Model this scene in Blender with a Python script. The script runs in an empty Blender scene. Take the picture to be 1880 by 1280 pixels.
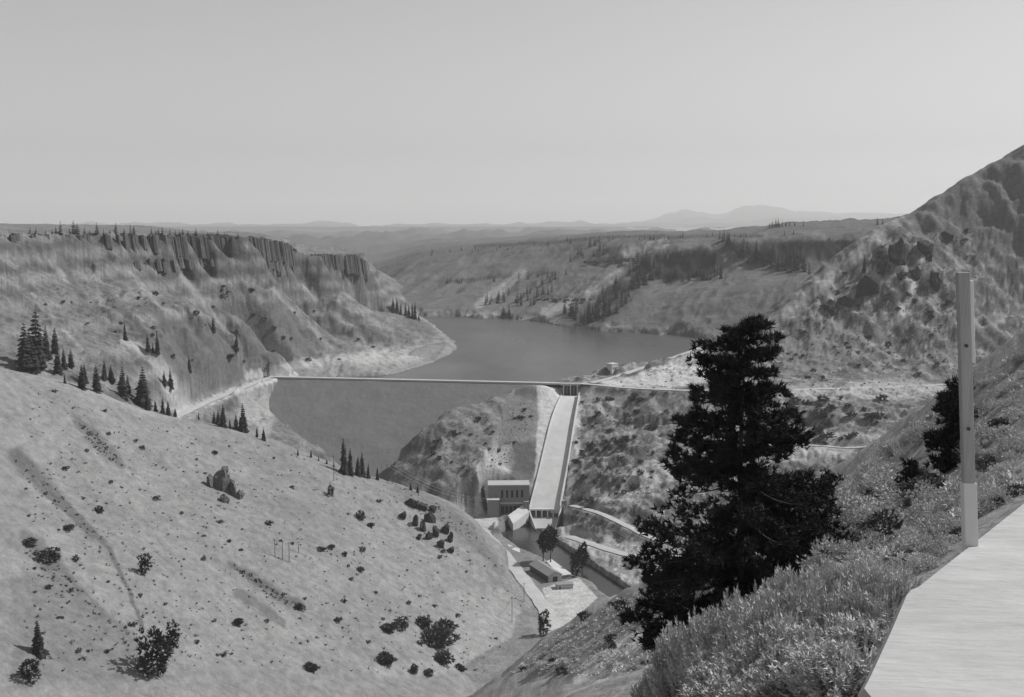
import bpy, bmesh, math, random
import numpy as np
from mathutils import Vector
random.seed(7); rng = np.random.default_rng(7)
S = bpy.context.scene; COL = S.collection
# ------------------------------------------------------------------ camera, sky, sun, exposure
F = 2160.0; PITCH = math.radians(6.34); CP, SP = math.cos(PITCH), math.sin(PITCH)
cam = bpy.data.cameras.new('camera'); co = bpy.data.objects.new('camera', cam); COL.objects.link(co)
cam.sensor_width = 36; cam.lens = 36*F/1880; cam.clip_start = .1; cam.clip_end = 90000
co.rotation_euler = (math.pi/2-PITCH, 0, 0); S.camera = co
SUN = Vector((.70, .26, .74)).normalized()
elev = math.asin(SUN.z); azim = math.atan2(SUN.x, SUN.y)
W = bpy.data.worlds.new('World'); S.world = W; W.use_nodes = True
nt = W.node_tree; bg = nt.nodes['Background']
sky = nt.nodes.new('ShaderNodeTexSky'); sky.sky_type = 'NISHITA'; sky.sun_disc = False
sky.sun_elevation = elev; sky.sun_rotation = azim; sky.altitude = 1300; sky.air_density = 1.0; sky.dust_density = 1.5
bw = nt.nodes.new('ShaderNodeHueSaturation'); bw.inputs['Saturation'].default_value = 0   # black and white film
nt.links.new(sky.outputs[0], bw.inputs['Color']); nt.links.new(bw.outputs[0], bg.inputs[0]); bg.inputs[1].default_value = .088
sl = bpy.data.lights.new('sun', 'SUN'); sl.energy = 4.2; sl.angle = math.radians(.53); sl.color = (1, .995, .99)
so = bpy.data.objects.new('sun', sl); COL.objects.link(so); so.rotation_euler = SUN.to_track_quat('Z', 'Y').to_euler(); so.location = (0, 0, 400)
vs = S.view_settings; vs.view_transform = 'Standard'; vs.look = 'None'; vs.gamma = 1; vs.exposure = 0.0; vs.use_curve_mapping = False
HAZE = 3.2e-5
S.cycles.volume_bounces = 1; S.cycles.max_bounces = 6; S.cycles.diffuse_bounces = 3

# ------------------------------------------------------------------ helpers
def rayk(px, py):
    v = (640-py)/F; den = CP+v*SP
    return (px-940)/F/den, (-SP+v*CP)/den            # x/y , z/y
def P(px, py, d):
    a, k = rayk(px, py); return Vector((a*d, d, k*d))
def Pz(px, py, z):
    a, k = rayk(px, py); d = z/k; return Vector((a*d, d, z))
def proj(x, y, z):
    dep = y*CP-z*SP; return 940+F*x/dep, 640-F*(y*SP+z*CP)/dep
_perm = np.random.default_rng(3).permutation(4096).astype(np.int64)
def perlin(x, y, s=0):
    xi = np.floor(x).astype(np.int64); yi = np.floor(y).astype(np.int64); xf = x-xi; yf = y-yi
    u = xf*xf*xf*(xf*(xf*6-15)+10); v = yf*yf*yf*(yf*(yf*6-15)+10)
    def g(ix, iy, fx, fy):
        h = _perm[(_perm[(ix+s*37) & 4095]+iy) & 4095]*(2*math.pi/4096*7.0)
        return np.cos(h)*fx+np.sin(h)*fy
    a = g(xi, yi, xf, yf); b = g(xi+1, yi, xf-1, yf); c = g(xi, yi+1, xf, yf-1); d = g(xi+1, yi+1, xf-1, yf-1)
    return 1.5*((a+(b-a)*u)+((c+(d-c)*u)-(a+(b-a)*u))*v)
def fbm(x, y, o=4, s=0, gain=.5):
    r = 0; a = 1.0
    for i in range(o):
        r = r+a*perlin(x, y, s+i*11); x = x*2.03+5.1; y = y*2.03+9.7; a *= gain
    return r
def ridged(x, y, o=3, s=0):
    r = 0; a = 1.0
    for i in range(o):
        r = r+a*(1-2*np.abs(perlin(x, y, s+i*13))); x = x*2.1+3.3; y = y*2.1+1.7; a *= .5
    return r
def sstep(a, b, x):
    t = np.clip((x-a)/(b-a), 0, 1); return t*t*(3-2*t)
def material(name, tone, rough=.9, var=.15, scale=.2, attr=None, bump=0, bscale=1., spec=.2, rnd=0, stretch=None):
    m = bpy.data.materials.new(name); m.use_nodes = True; n = m.node_tree.nodes; l = m.node_tree.links; b = n['Principled BSDF']
    b.inputs['Roughness'].default_value = rough; b.inputs['Specular IOR Level'].default_value = spec
    tc = n.new('ShaderNodeTexCoord'); src = tc.outputs['Object']
    if stretch:
        mp = n.new('ShaderNodeMapping'); mp.inputs['Scale'].default_value = stretch; l.new(src, mp.inputs[0]); src = mp.outputs[0]
    nz = n.new('ShaderNodeTexNoise'); nz.inputs['Scale'].default_value = scale; nz.inputs['Detail'].default_value = 6; nz.inputs['Roughness'].default_value = .72
    l.new(src, nz.inputs['Vector'])
    mr = n.new('ShaderNodeMapRange'); mr.inputs['From Min'].default_value = .3; mr.inputs['From Max'].default_value = .7
    mr.inputs['To Min'].default_value = 1-var; mr.inputs['To Max'].default_value = 1+var; l.new(nz.outputs['Fac'], mr.inputs['Value'])
    mul = n.new('ShaderNodeMath'); mul.operation = 'MULTIPLY'; l.new(mr.outputs[0], mul.inputs[0])
    if attr:
        at = n.new('ShaderNodeAttribute'); at.attribute_name = attr; l.new(at.outputs['Fac'], mul.inputs[1])
    else: mul.inputs[1].default_value = tone
    out = mul.outputs[0]
    if rnd:
        oi = n.new('ShaderNodeObjectInfo'); m2 = n.new('ShaderNodeMapRange'); m2.inputs['To Min'].default_value = 1-rnd; m2.inputs['To Max'].default_value = 1+rnd
        l.new(oi.outputs['Random'], m2.inputs['Value']); m3 = n.new('ShaderNodeMath'); m3.operation = 'MULTIPLY'
        l.new(out, m3.inputs[0]); l.new(m2.outputs[0], m3.inputs[1]); out = m3.outputs[0]
    cc = n.new('ShaderNodeCombineColor'); 
    for i in range(3): l.new(out, cc.inputs[i])
    l.new(cc.outputs[0], b.inputs['Base Color'])
    if bump:
        nb = n.new('ShaderNodeTexNoise'); nb.inputs['Scale'].default_value = bscale; nb.inputs['Detail'].default_value = 8; l.new(src, nb.inputs['Vector'])
        bp = n.new('ShaderNodeBump'); bp.inputs['Strength'].default_value = 1; bp.inputs['Distance'].default_value = bump
        l.new(nb.outputs['Fac'], bp.inputs['Height']); l.new(bp.outputs[0], b.inputs['Normal'])
    return m
def mesh_np(name, v, f, mats, midx=None, smooth=False):
    me = bpy.data.meshes.new(name); v = np.asarray(v, np.float32); f = np.asarray(f, np.int32); k = f.shape[1]
    me.vertices.add(len(v)); me.vertices.foreach_set('co', v.ravel()); me.loops.add(f.size); me.loops.foreach_set('vertex_index', f.ravel())
    me.polygons.add(len(f)); me.polygons.foreach_set('loop_start', np.arange(0, f.size, k, dtype=np.int32))
    for m in mats: me.materials.append(m)
    if midx is not None: me.polygons.foreach_set('material_index', np.asarray(midx, np.int32))
    me.polygons.foreach_set('use_smooth', np.full(len(f), smooth)); me.update(calc_edges=True); return me
def link(name, me, parent=None, loc=None, rz=0, sc=None, tilt=None):
    o = bpy.data.objects.new(name, me); COL.objects.link(o)
    if parent: o.parent = parent
    if loc is not None: o.location = loc
    if rz: o.rotation_euler.z = rz
    if tilt: o.rotation_euler.x, o.rotation_euler.y = tilt
    if sc is not None: o.scale = sc if hasattr(sc, '__len__') else (sc,)*3
    return o
def tag(o, label=None, cat=None, group=None, kind=None):
    for k, v in (('label', label), ('category', cat), ('group', group), ('kind', kind)):
        if v: o[k] = v
    return o
class MB:
    def __init__(s): s.v = []; s.f = []
    def hexa(s, c):                                   # 4 bottom + 4 top corners
        b = len(s.v); s.v += [tuple(p) for p in c]
        s.f += [tuple(b+i for i in q) for q in ((3,2,1,0),(4,5,6,7),(0,1,5,4),(1,2,6,5),(2,3,7,6),(3,0,4,7))]
    def box(s, x0, x1, y0, y1, z0, z1):
        s.hexa([(x0,y0,z0),(x1,y0,z0),(x1,y1,z0),(x0,y1,z0),(x0,y0,z1),(x1,y0,z1),(x1,y1,z1),(x0,y1,z1)])
    def loft(s, secs, cap=True):                      # closed sections of equal length
        b = len(s.v); n = len(secs[0])
        for q in secs: s.v += [tuple(p) for p in q]
        for i in range(len(secs)-1):
            for j in range(n):
                s.f.append((b+i*n+j, b+i*n+(j+1) % n, b+(i+1)*n+(j+1) % n, b+(i+1)*n+j))
        if cap: s.f.append(tuple(b+j for j in range(n))[::-1]); s.f.append(tuple(b+(len(secs)-1)*n+j for j in range(n)))
    def tube(s, pts, rad, n=6):
        secs = []
        for i, p in enumerate(pts):
            p = Vector(p); t = (Vector(pts[min(i+1, len(pts)-1)])-Vector(pts[max(i-1, 0)])).normalized()
            a = t.orthogonal().normalized() if abs(t.z) < .95 else Vector((1, 0, 0)); b_ = t.cross(a).normalized(); a = b_.cross(t)
            r = rad[i] if hasattr(rad, '__len__') else rad
            secs.append([p+(a*math.cos(2*math.pi*k/n)+b_*math.sin(2*math.pi*k/n))*r for k in range(n)])
        s.loft(secs)
    def build(s, name, mat, parent=None, loc=None, rz=0, smooth=False, bevel=0):
        me = bpy.data.meshes.new(name); me.from_pydata(s.v, [], s.f); me.materials.append(mat)
        bm = bmesh.new(); bm.from_mesh(me); bmesh.ops.recalc_face_normals(bm, faces=bm.faces)
        if bevel: bmesh.ops.bevel(bm, geom=list(bm.edges), offset=bevel, segments=2, affect='EDGES', profile=.5)
        bm.to_mesh(me); bm.free()
        if smooth: me.polygons.foreach_set('use_smooth', np.full(len(me.polygons), True))
        return link(name, me, parent, loc, rz)
def empty(name, loc, rz=0, **kw):
    o = bpy.data.objects.new(name, None); COL.objects.link(o); o.location = loc; o.rotation_euler.z = rz
    return tag(o, **kw)

def inside(poly, x, y):
    r = np.zeros(x.shape, bool); n = len(poly)
    for i in range(n):
        x0, y0 = poly[i]; x1, y1 = poly[(i+1) % n]
        c = ((y0 > y) != (y1 > y)) & (x < (x1-x0)*(y-y0)/((y1-y0) or 1e-9)+x0); r ^= c
    return r
def pathdist(pts, x, y):                               # distance to a plan polyline and the value carried along it
    best = np.full(x.shape, 1e9); val = np.zeros(x.shape)
    for p, q in zip(pts[:-1], pts[1:]):
        dx, dy = q[0]-p[0], q[1]-p[1]; t = np.clip(((x-p[0])*dx+(y-p[1])*dy)/(dx*dx+dy*dy+1e-9), 0, 1)
        d = np.hypot(x-p[0]-t*dx, y-p[1]-t*dy); m = d < best; best = np.where(m, d, best)
        if len(p) > 2: val = np.where(m, p[2]+t*(q[2]-p[2]), val)
    return best, val
# ------------------------------------------------------------------ materials
M = dict(
 ground=material('ground_cover_and_shade', 0, .95, .30, .14, attr='tone', bump=.9, bscale=.35, spec=.05),
 near=material('near_ground_cover', 0, .95, .25, .9, attr='tone', bump=.12, bscale=3, spec=.05),
 far=material('far_hills', .10, .95, .2, .0006, spec=.05),
 dam=material('dam_rockfill', .165, .95, .12, .04, bump=.5, bscale=.4, spec=.05),
 gravel=material('pale_gravel', .43, .95, .12, .08, spec=.1),
 concrete=material('pale_concrete', .56, .85, .13, .05, spec=.2),
 concrete_dull=material('dull_concrete', .40, .85, .10, .1, spec=.2),
 wallgrey=material('grey_wall', .23, .8, .06, .2, spec=.3),
 roof=material('grey_roof', .26, .8, .12, .15, spec=.2),
 dark=material('dark_opening', .03, .5, .1, .5, spec=.4),
 steel=material('dark_steel_and_shaded_siding', .055, .6, .15, .3, spec=.4),
 rock_grey=material('grey_outcrop_rock', .13, .95, .35, .25, bump=.4, bscale=.8, spec=.1),
 rim=material('rimrock_basalt', .10, .95, .35, .1, bump=.5, bscale=.4, spec=.1),
 rock=material('dark_basalt', .055, .95, .35, .12, bump=.6, bscale=.5, spec=.1),
 needle=material('conifer_needles', .03, .8, .35, .2, spec=.15, rnd=.25),
 needle_big=material('dark_pine_needles', .042, .75, .5, .35, spec=.2),
 leaf=material('bush_leaves', .10, .85, .35, .4, spec=.15, rnd=.3),
 sage=material('sagebrush_leaves', .56, .85, .3, 1.5, spec=.1, rnd=.15),
 scrub=material('dry_scrub', .16, .9, .3, .5, spec=.1, rnd=.3),
 bark=material('bark', .09, .95, .3, 2., spec=.1),
 wood=material('weathered_grey_wood', .36, .85, .25, 1.2, spec=.2, bump=.004, bscale=30, stretch=(6, 6, .6)),
 white=material('white_paint', .62, .7, .06, 1.5, spec=.3),
 pad=material('pale_pad', .43, .85, .2, 1.6, spec=.2, bump=.012, bscale=14, stretch=(.6, 2.4, 1)),
 wire=material('wire', .35, .5, .05, 1., spec=.4),
)
def water(name, tone, rough, dist, sc):
    m = material(name, tone, rough, .06, .02, bump=dist, bscale=sc, spec=.5, stretch=(1, .45, 1)); return m
M['lake'] = water('lake_water', .05, .28, .35, .12); M['river'] = water('river_water', .03, .2, .15, .3)

# ------------------------------------------------------------------ terrain
ZL, ZC, ZR = -245.0, -233.0, -365.0
def rbf_fit(pts):
    p = np.array([tuple(q) for q in pts]); q = np.c_[p[:,0]/p[:,1], np.log(p[:,1])]
    r = np.sqrt(((q[:,None]-q[None])**2).sum(-1)+.012**2); n = len(p)
    A = np.zeros((n+3, n+3)); A[:n,:n] = r+np.eye(n)*-1e-4; A[:n,n] = 1; A[:n,n+1:] = q; A[n,:n] = 1; A[n+1:,:n] = q.T
    w = np.linalg.solve(A, np.r_[p[:,2], 0, 0, 0]); return q.astype(np.float32), w.astype(np.float32)
def rbf_eval(fit, a, l):
    q, w = fit; r = np.full(a.shape, w[-3], np.float32)+w[-2]*a+w[-1]*l
    for i in range(len(q)):
        r += w[i]*np.sqrt((a-q[i,0])**2+(l-q[i,1])**2+np.float32(.012**2))
    return r
def back(sil, steps):
    out = []
    for s in sil:
        p = P(*s)
        for f, sl_ in steps: out.append(Vector((p.x*f, p.y*f, p.z-(f-1)*p.y*sl_)))
    return out
# near spur below the viewpoint
silA = [(850,1300,290),(900,1262,275),(930,1237,262),(1010,1166,250),(1100,1107,238),(1190,1063,228),(1240,1036,222),(1320,985,215),(1400,938,210),(1480,902,205),(1560,856,195),(1640,800,180),(1700,752,165),(1760,700,150),(1880,610,140),(2200,400,130)]
ptA = [P(*s) for s in silA]+back(silA, [(1.12,.45),(1.5,.6)])+[P(*s) for s in [
 (1100,1240,150),(1200,1240,100),(1000,1240,200),(1290,1245,78),(1200,1150,170),(1330,1150,118),(1300,1080,170),(1450,1050,115),(1430,980,165),(1560,950,120),(1650,880,112),(1740,860,80),(1720,950,55),(1620,1050,42),(1520,1120,28),
 (1420,1260,14),(1300,1262,24),(1500,1280,12),(1620,1150,15),(1720,1020,20),(1780,960,25),(1880,900,28),(2200,800,28),(1000,1290,110),(800,1330,240),(500,1400,260),(100,1450,260),(-400,1450,260),(800,1420,80),(300,1500,60),(-400,1500,60),(1000,1400,30),(500,1600,12)]]
ptA += [Vector((a_*d_, d_, -1.9-h_*d_)) for a_, h_ in ((-.85,.35),(-.4,.38),(0,.36),(.3,.2),(.45,.05),(.8,.03)) for d_ in (1.3, 2.5, 5)]
ptA += [Vector((a_*d_, d_, z_)) for a_, d_, z_ in ((.3,4.5,-2.3),(.45,6.5,-2.3),(.34,7,-3.2),(.8,7,-2.3),(.2,6,-3.2),(.8,12,-3.2),(.5,11,-3.4))]
# left hill
def planeB(px, py):
    a, k = rayk(px, py); y = (-135-.543*417-103)/(k+.543*a-.103); return Vector((a*y, y, k*y))
def dens(l, n=3):
    o = []
    for p, q in zip(l[:-1], l[1:]): o += [tuple(p[k]+(q[k]-p[k])*i/n for k in range(3)) for i in range(n)]
    return o+[l[-1]]
silB = [(-400,545,860),(-150,622,930),(-50,655,965),(40,683,1000),(100,693,1018),(180,720,1040),(250,744,1062),(330,767,1088),(400,782,1108),(490,806,1140),(560,834,1162),(640,864,1187),(700,882,1202),(760,902,1217),(820,927,1230),(860,957,1222),(900,990,1203),(940,1032,1165),(970,1072,1130),(1000,1122,1082),(1006,1165,1040)]
ptB = [P(*s) for s in silB]+back(silB, [(1.08,.55),(1.3,.45),(1.8,.4)])
ptB += [planeB(px, py) for px in (-300,-50,120,280,440,600,740) for py in (860,980,1100,1240,1330) if not (px > 500 and py < 920) and not (px > 700 and py < 980)]
ptB += [planeB(860,1080),planeB(900,1160),planeB(850,1240),planeB(540,890)]
ptB += [Vector((-20,900,-378)),Vector((60,1000,-385)),Vector((100,1150,-395)),Vector((0,700,-385)),Vector((200,800,-430)),Vector((-150,450,-365)),Vector((0,400,-400))]
# left mesa
rimC = [(-300,405,1250),(-100,420,1380),(40,428,1500),(150,428,1600),(300,430,1750),(420,433,1950),(480,437,2100),(522,444,2250),(543,461,2340)]
rim2 = [(560,466,2450),(600,466,2600),(655,467,2750)]
baseC = [(40,480,1455),(150,480,1560),(300,493,1722),(400,508,1918),(470,515,2062),(520,510,2215),(550,508,2405),(600,515,2555),(640,520,2700),(675,535,2765)]
ptC = [P(*s) for s in dens(rimC)+dens(rim2)+dens(baseC)]+back(rimC, [(1.03,.0),(1.15,.012),(1.6,.02)])+back(rim2, [(1.03,0),(1.1,.01),(1.3,.02)])
ptC += [P(*s) for s in [(673,483,2790),(682,503,2810),(692,527,2850),(716,548,2900),(742,563,2960),(772,580,3010),
 (-300,470,1180),(-100,495,1310),
 (-300,600,1080),(-100,590,1210),(40,580,1330),(150,590,1390),(300,580,1510),(450,590,1760),(550,580,2010),(620,575,2250),(680,582,2450),(720,590,2600),(770,600,2650),
 (790,592,2760),(815,612,2480),(836,634,2240),(830,652,2120),(800,660,2060),(760,674,1960),(720,688,1850),
 (60,640,1230),(200,650,1310),(300,640,1420),(390,605,1580),(440,640,1640),(560,640,1870),(650,640,2010),(740,640,2170),(450,682,1700),(550,672,1790),(650,672,1840),(740,664,1990),
 (500,693,1718),(470,702,1660),(440,714,1602),(380,736,1480),(340,754,1390),(440,755,1505),(490,788,1425),(480,735,1600),
 (60,690,1150),(200,735,1200),(340,795,1290),(480,835,1340),(600,890,1390),(700,960,1400),(560,800,1500),(600,720,1750),(850,700,1950),(900,660,2250),(860,610,2800),(800,600,3200),(800,720,1700),(620,696,1800)]]
# right abutment, spillway hill and right canyon wall
silD = [(1300,640,1800),(1350,612,1825),(1410,578,1850),(1450,540,1880),(1530,475,1920),(1600,425,1950),(1640,408,1970),(1665,398,1985),(1710,368,2010),(1760,336,2035),(1800,314,2060),(1880,268,2090),(2100,150,2150),(2400,20,2200)]
knoll = [(950,716,1612),(900,735,1580),(850,757,1553),(800,778,1530),(765,803,1505),(742,826,1488),(745,848,1455)]
ptD = [P(*s) for s in silD+knoll]+back(silD, [(1.05,.5),(1.25,.6),(1.6,.6)])+back(knoll, [(1.05,.5),(1.25,.45)])+[Vector((x_, y_, z_)) for x_ in (-60,20,100,180,280,420) for y_, z_ in ((1000,-400),(1090,-376))]+[P(*s) for s in [
 (985,708,1640),(760,870,1428),(830,893,1388),(880,882,1388),(850,830,1442),(920,785,1505),(960,760,1545),(975,820,1465),(905,862,1405),(980,870,1402),(840,925,1365),(885,940,1345),(800,900,1385),
 (1047,712,1655),(1047,728,1628),(1040,760,1575),(1030,800,1525),(1020,850,1468),(1010,900,1418),(1000,948,1378),(960,905,1402),(960,930,1390),
 (1072,706,1650),(1150,716,1622),(1280,717,1600),(1450,715,1600),(1600,712,1615),(1750,706,1640),(1880,700,1660),(2200,680,1700),
 (1080,770,1570),(1150,780,1545),(1230,790,1520),(1068,870,1440),(1120,860,1432),(1200,850,1420),(1062,920,1392),(1150,900,1372),(1100,940,1340),(1040,985,1300),(1150,1000,1258),(1230,960,1285),(1300,900,1335),(1400,830,1402),(1500,830,1382),(1600,800,1405),(1700,745,1500),(1500,760,1485),(1400,770,1492),(1800,800,1380),
 (1150,1062,1168),(1200,1040,1180),(1300,1010,1200),(1450,980,1210),(1700,900,1260),(1100,1010,1255),(1080,1050,1190),
 (1105,690,1728),(1150,689,1738),(1200,676,1755),(1262,655,1785),(1120,686,1750),(1100,700,1690),
 (1450,650,1740),(1550,600,1785),(1700,600,1785),(1700,520,1850),(1800,500,1890),(1800,600,1795),(1650,650,1735),(1800,650,1745),(1600,520,1855),(1700,430,1940),(1800,400,1980),(1350,680,1690),(1500,690,1660),(1900,560,1850),
 (1080,690,1850),(1180,660,1950),(900,760,1800),(1000,720,1850),(700,880,1500),(650,960,1400),(900,1010,1290),(950,1050,1220)]]
# far right canyon
rimE = [(725,487,3950),(765,464,4000),(830,457,3880),(900,452,3750),(1000,445,3600),(1100,435,3450),(1220,431,3300),(1330,430,3200),(1410,416,3120),(1520,412,3050),(1610,410,2980),(1750,404,2920),(2000,400,2850)]
ptE = [P(*s) for s in dens(rimE)]+back(rimE, [(1.12,.01),(1.45,.012),(1.8,.012)])+[P(*s) for s in [
 (700,507,3850),(690,530,3500),(705,550,3250),(735,572,3020),(770,581,2935),(850,584,2880),(950,587,2830),(1000,592,2750),(1045,601,2640),(1100,607,2570),(1180,613,2490),(1310,623,2370),(1420,640,2230),(1600,650,2150),
 (820,515,3380),(900,512,3340),(1000,498,3250),(1100,492,3150),(1180,490,3050),(820,540,3180),(900,550,3080),(960,555,3010),(1000,560,2930),(1060,570,2780),(1060,540,2950),(1110,545,2850),
 (860,480,3600),(950,470,3480),(1050,465,3360),(1140,455,3220),(1230,447,3080),(1290,450,3000),(1170,520,2860),(1150,560,2680),(1130,592,2590),(1200,575,2600),
 (1195,466,2945),(1198,508,2895),(1250,464,2930),(1252,505,2875),(1312,462,2910),(1312,500,2855),(1370,452,2900),(1375,488,2830),(1440,446,2870),(1442,478,2815),(1480,445,2850),(1482,477,2800),(1570,442,2820),(1560,477,2770),
 (1300,545,2600),(1400,535,2550),(1480,510,2580),(1250,560,2580),(1220,600,2490),(1330,590,2440),(1420,590,2360),(1550,560,2400),(1700,560,2350),
 (1420,430,2990),(1520,428,2930),(1350,440,3020),
 (690,502,4300),(680,490,5000),(600,489,5100),(400,489,5200),(100,489,5200),(-300,489,5200),(1000,440,6500),(1500,425,6500),(2200,420,6500),
 (650,610,3000),(500,610,3000),(300,610,3000),(-200,610,3000),(800,610,2500),(950,640,2100),(1100,640,2100),(1250,660,2050),(600,570,3600)]]
ptE += [Vector((rayk(q, 488)[0]*6500, 6500, -215)) for q in (680, 300, -300)]

cols = np.r_[np.linspace(-900,-20,70,endpoint=False), np.linspace(-20,1900,930), np.linspace(1903,2700,70)]
ca = ((cols-940)/F).astype(np.float64)
rows = np.r_[np.geomspace(1.3,30,60,endpoint=False), np.geomspace(30,320,140,endpoint=False), np.linspace(320,640,22,endpoint=False),
    np.linspace(640,1000,110,endpoint=False), np.linspace(1000,1700,250,endpoint=False), np.linspace(1700,2300,120,endpoint=False), np.linspace(2300,3200,130,endpoint=False), np.linspace(3200,4100,70,endpoint=False), np.geomspace(4100,7600,26)]
NR, NC = len(rows), len(cols)
AA, DD = np.meshgrid(ca, rows); X = AA*DD; Y = DD.copy(); LL = np.log(DD)
a32, l32 = AA.astype(np.float32), LL.astype(np.float32)
wm = sstep(900, 1400, DD)*np.clip(1500/DD, .3, 1)
wa = (wm*.004*fbm(X/45, Y/45, 4, 301)).astype(np.float32); wl = (wm*.007*fbm(X/45, Y/45, 4, 331)).astype(np.float32)
def comp(pts, lo, hi):
    z = np.full((NR, NC), -900., np.float64); i0, i1 = np.searchsorted(rows, (lo, hi))
    z[i0:i1] = rbf_eval(rbf_fit(pts), a32[i0:i1]+wa[i0:i1], l32[i0:i1]+wl[i0:i1]); return z
zA = comp(ptA, 0, 520); zB = comp(ptB, 330, 2300); zC = comp(ptC, 950, 4600); zD = comp(ptD, 1000, 3600); zE = comp(ptE, 2000, 9000)
zA = np.where(DD < 9, np.minimum(zA, -1.95-.06*DD-.35*np.clip(.25-AA, 0, 1)*DD), zA); zA = np.where(DD > 320, zA-.6*(DD-320), zA); zB = np.where(DD > 1500, zB-.4*(DD-1500), zB)
def ceil_(rim): q = sorted((P(*s).x/P(*s).y, P(*s).z) for s in rim); return np.interp(AA, [t[0] for t in q], [t[1] for t in q])
zE = np.where(DD < 4400, np.minimum(zE, ceil_(rimE)+4+3*fbm(X/120, Y/120, 3, 7)), zE)
zC = np.minimum(zC, ceil_(rimC+rim2)+.8+1.2*fbm(X/50, Y/50, 3, 9))
zC = np.where(DD > 3300, zC-.15*(DD-3300), zC); zD = np.where(DD > 2500, zD-.4*(DD-2500), zD)
# relief of each part of the land
fb = lambda w, o, s: fbm(X/w, Y/w, o, s)
rough = fb(60, 5, 1); big = fb(220, 3, 21)
zA += np.clip(DD/120, 0, 1)*(fbm(X/9, Y/9, 4, 5)*.9)+np.clip(DD/20, .15, 1)*fbm(X/1.6, Y/1.6, 3, 8)*.10
gB = ridged((Y*.98+X*.2)/75, (X-Y*.2)/420, 3, 40)
zB += 1.5*gB+.8*fb(60, 4, 1)+.25*fb(7, 3, 17)+5*big*np.clip((1250-DD)/200, 0, 1)
cliffC = lambda: 0
gC = ridged((Y*.95-X*.3+18*fb(90,2,61))/95, (X+Y*.3)/420, 3, 50)
rd, _ = pathdist([(P(*s).x, P(*s).y) for s in rimC+rim2], X, Y); rk = sstep(25, 140, rd)*(.12+.88*sstep(.3, 0, (zC+20)/60+.6))
zC += (2.8*gC+2.6*rough)*rk+3*fb(18, 3, 52)*(.25+.75*rk)
gD = ridged((X*.55+Y*.8)/70, (X*.8-Y*.55)/260, 3, 70)
rd, _ = pathdist([(P(*s).x, P(*s).y) for s in silD+knoll[:0]], X, Y); rk = .3+.7*sstep(10, 90, rd)
kno = sstep(1000, 975, 940+F*AA/.98)
zD += (4*gD+3*rough+(1-.6*kno)*(2.4*ridged(X/26, Y/26, 4, 72)+.9*ridged(X/8, Y/8, 2, 76)))*np.clip((np.abs(DD-1640)+10)/60, .25, 1)*rk
gE = ridged((X*.93-Y*.37+25*fb(150,2,81))/130, (X*.37+Y*.93)/700, 3, 80)
rd, _ = pathdist([(P(*s).x, P(*s).y) for s in rimE], X, Y); rk = .2+.8*sstep(20, 160, rd)
zE += (6.5*gE+3*fb(90, 4, 82))*sstep(4300, 3600, DD)*rk*sstep(-60, 40, (rd+60*(zE < -60)))
# basalt rims: pull the ground up steeply where it nears the rim level
tC = sstep(0, 1, (zC+150)/60)
zE_t = zE+6*np.sin(zE/14.)*sstep(4200, 3500, DD); zE = zE*.4+zE_t*.6
crg = sstep(-175, -150, zC)*sstep(1250, 1400, DD)
zC += crg*(1.3*np.sin(zC/3.3+2.5*rough)*(.5+.5*fb(120,2,58))+1.8*ridged(X/16, Y/16, 3, 57)*sstep(8, 40, np.abs(zC-ceil_(rimC+rim2))))
flo = -360+.8*fb(40, 3, 90)
ZT = np.stack([zA, zB, zC, zD, zE, np.where(DD > 330, flo, -900)]); which = ZT.argmax(0); Z = ZT.max(0)
Z = np.where((DD > 1700) & (Z < -258), np.maximum(Z, -300), Z)
# lake bed, and the foundation under the dam
lake = [Pz(*p, ZL) for p in [(480,699),(560,697),(720,688),(760,676),(800,664),(836,647),(838,634),(812,612),(790,592),(768,579.5),(850,583),(950,587),(1000,592),(1045,601),(1100,607),(1180,613),(1310,623),(1420,640),(1300,646),(1262,657),(1200,674),(1150,687),(1105,692),(1080,704),(1020,708)]]
ins = inside([(p.x, p.y) for p in lake], X+6*rough*sstep(1750, 2100, Y), Y+25*rough*sstep(1750, 2200, Y)); Z[ins] = np.minimum(Z[ins], -250)
lkd, _ = pathdist([(p.x, p.y) for p in lake+lake[:1]], X+6*rough*sstep(1750, 2100, Y), Y+25*rough*sstep(1750, 2200, Y))
ins2 = (Y > 1780) & ~ins & ((which == 4) | (which == 2)); Z[ins2] = np.maximum(Z[ins2], ZL+1.)
Z = np.where(~ins & (Y > 1760), np.minimum(Z, ZL+1+lkd*.55+.03*np.clip(lkd-25, 0, 1e4)**2), Z)
CA, CB = P(500,692.5,1718), P(1012,704,1652); CA.z = CB.z = ZC
cdir = (CB-CA).normalized(); cn = Vector((cdir.y, -cdir.x, 0))          # cn points downstream
DS = 1/2.1
ds = (X-CA.x)*cn.x+(Y-CA.y)*cn.y; fz = ZC-np.clip(ds-6, 0, 1e9)*DS
fpx, fpy = proj(X, Y, fz)
ins = inside([(480,690),(497,702),(492,740),(496,775),(484,800),(560,880),(690,905),(730,880),(736,848),(738,826),(768,804),(803,778),(852,757),(902,736),(952,717),(1005,706),(1012,690)], fpx+2.5*rough, fpy+2*rough) & (ds > -60) & (Y > 1180) & (which != 1)
Z[ins] = np.minimum(Z[ins], fz[ins]-4)
# river bed
riv = [Pz(*p, ZR) for p in [(893,958),(935,962),(975,965),(1000,985),(1035,1006),(1090,1042),(1145,1078),(1200,1115),(1160,1130),(1105,1096),(1060,1068),(1000,1034),(955,1014),(925,992)]]
ins = inside([(p.x, p.y) for p in riv], X, Y) & (which != 0); Z[ins] = np.minimum(Z[ins], -370+.5*rough[ins]); 
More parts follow.
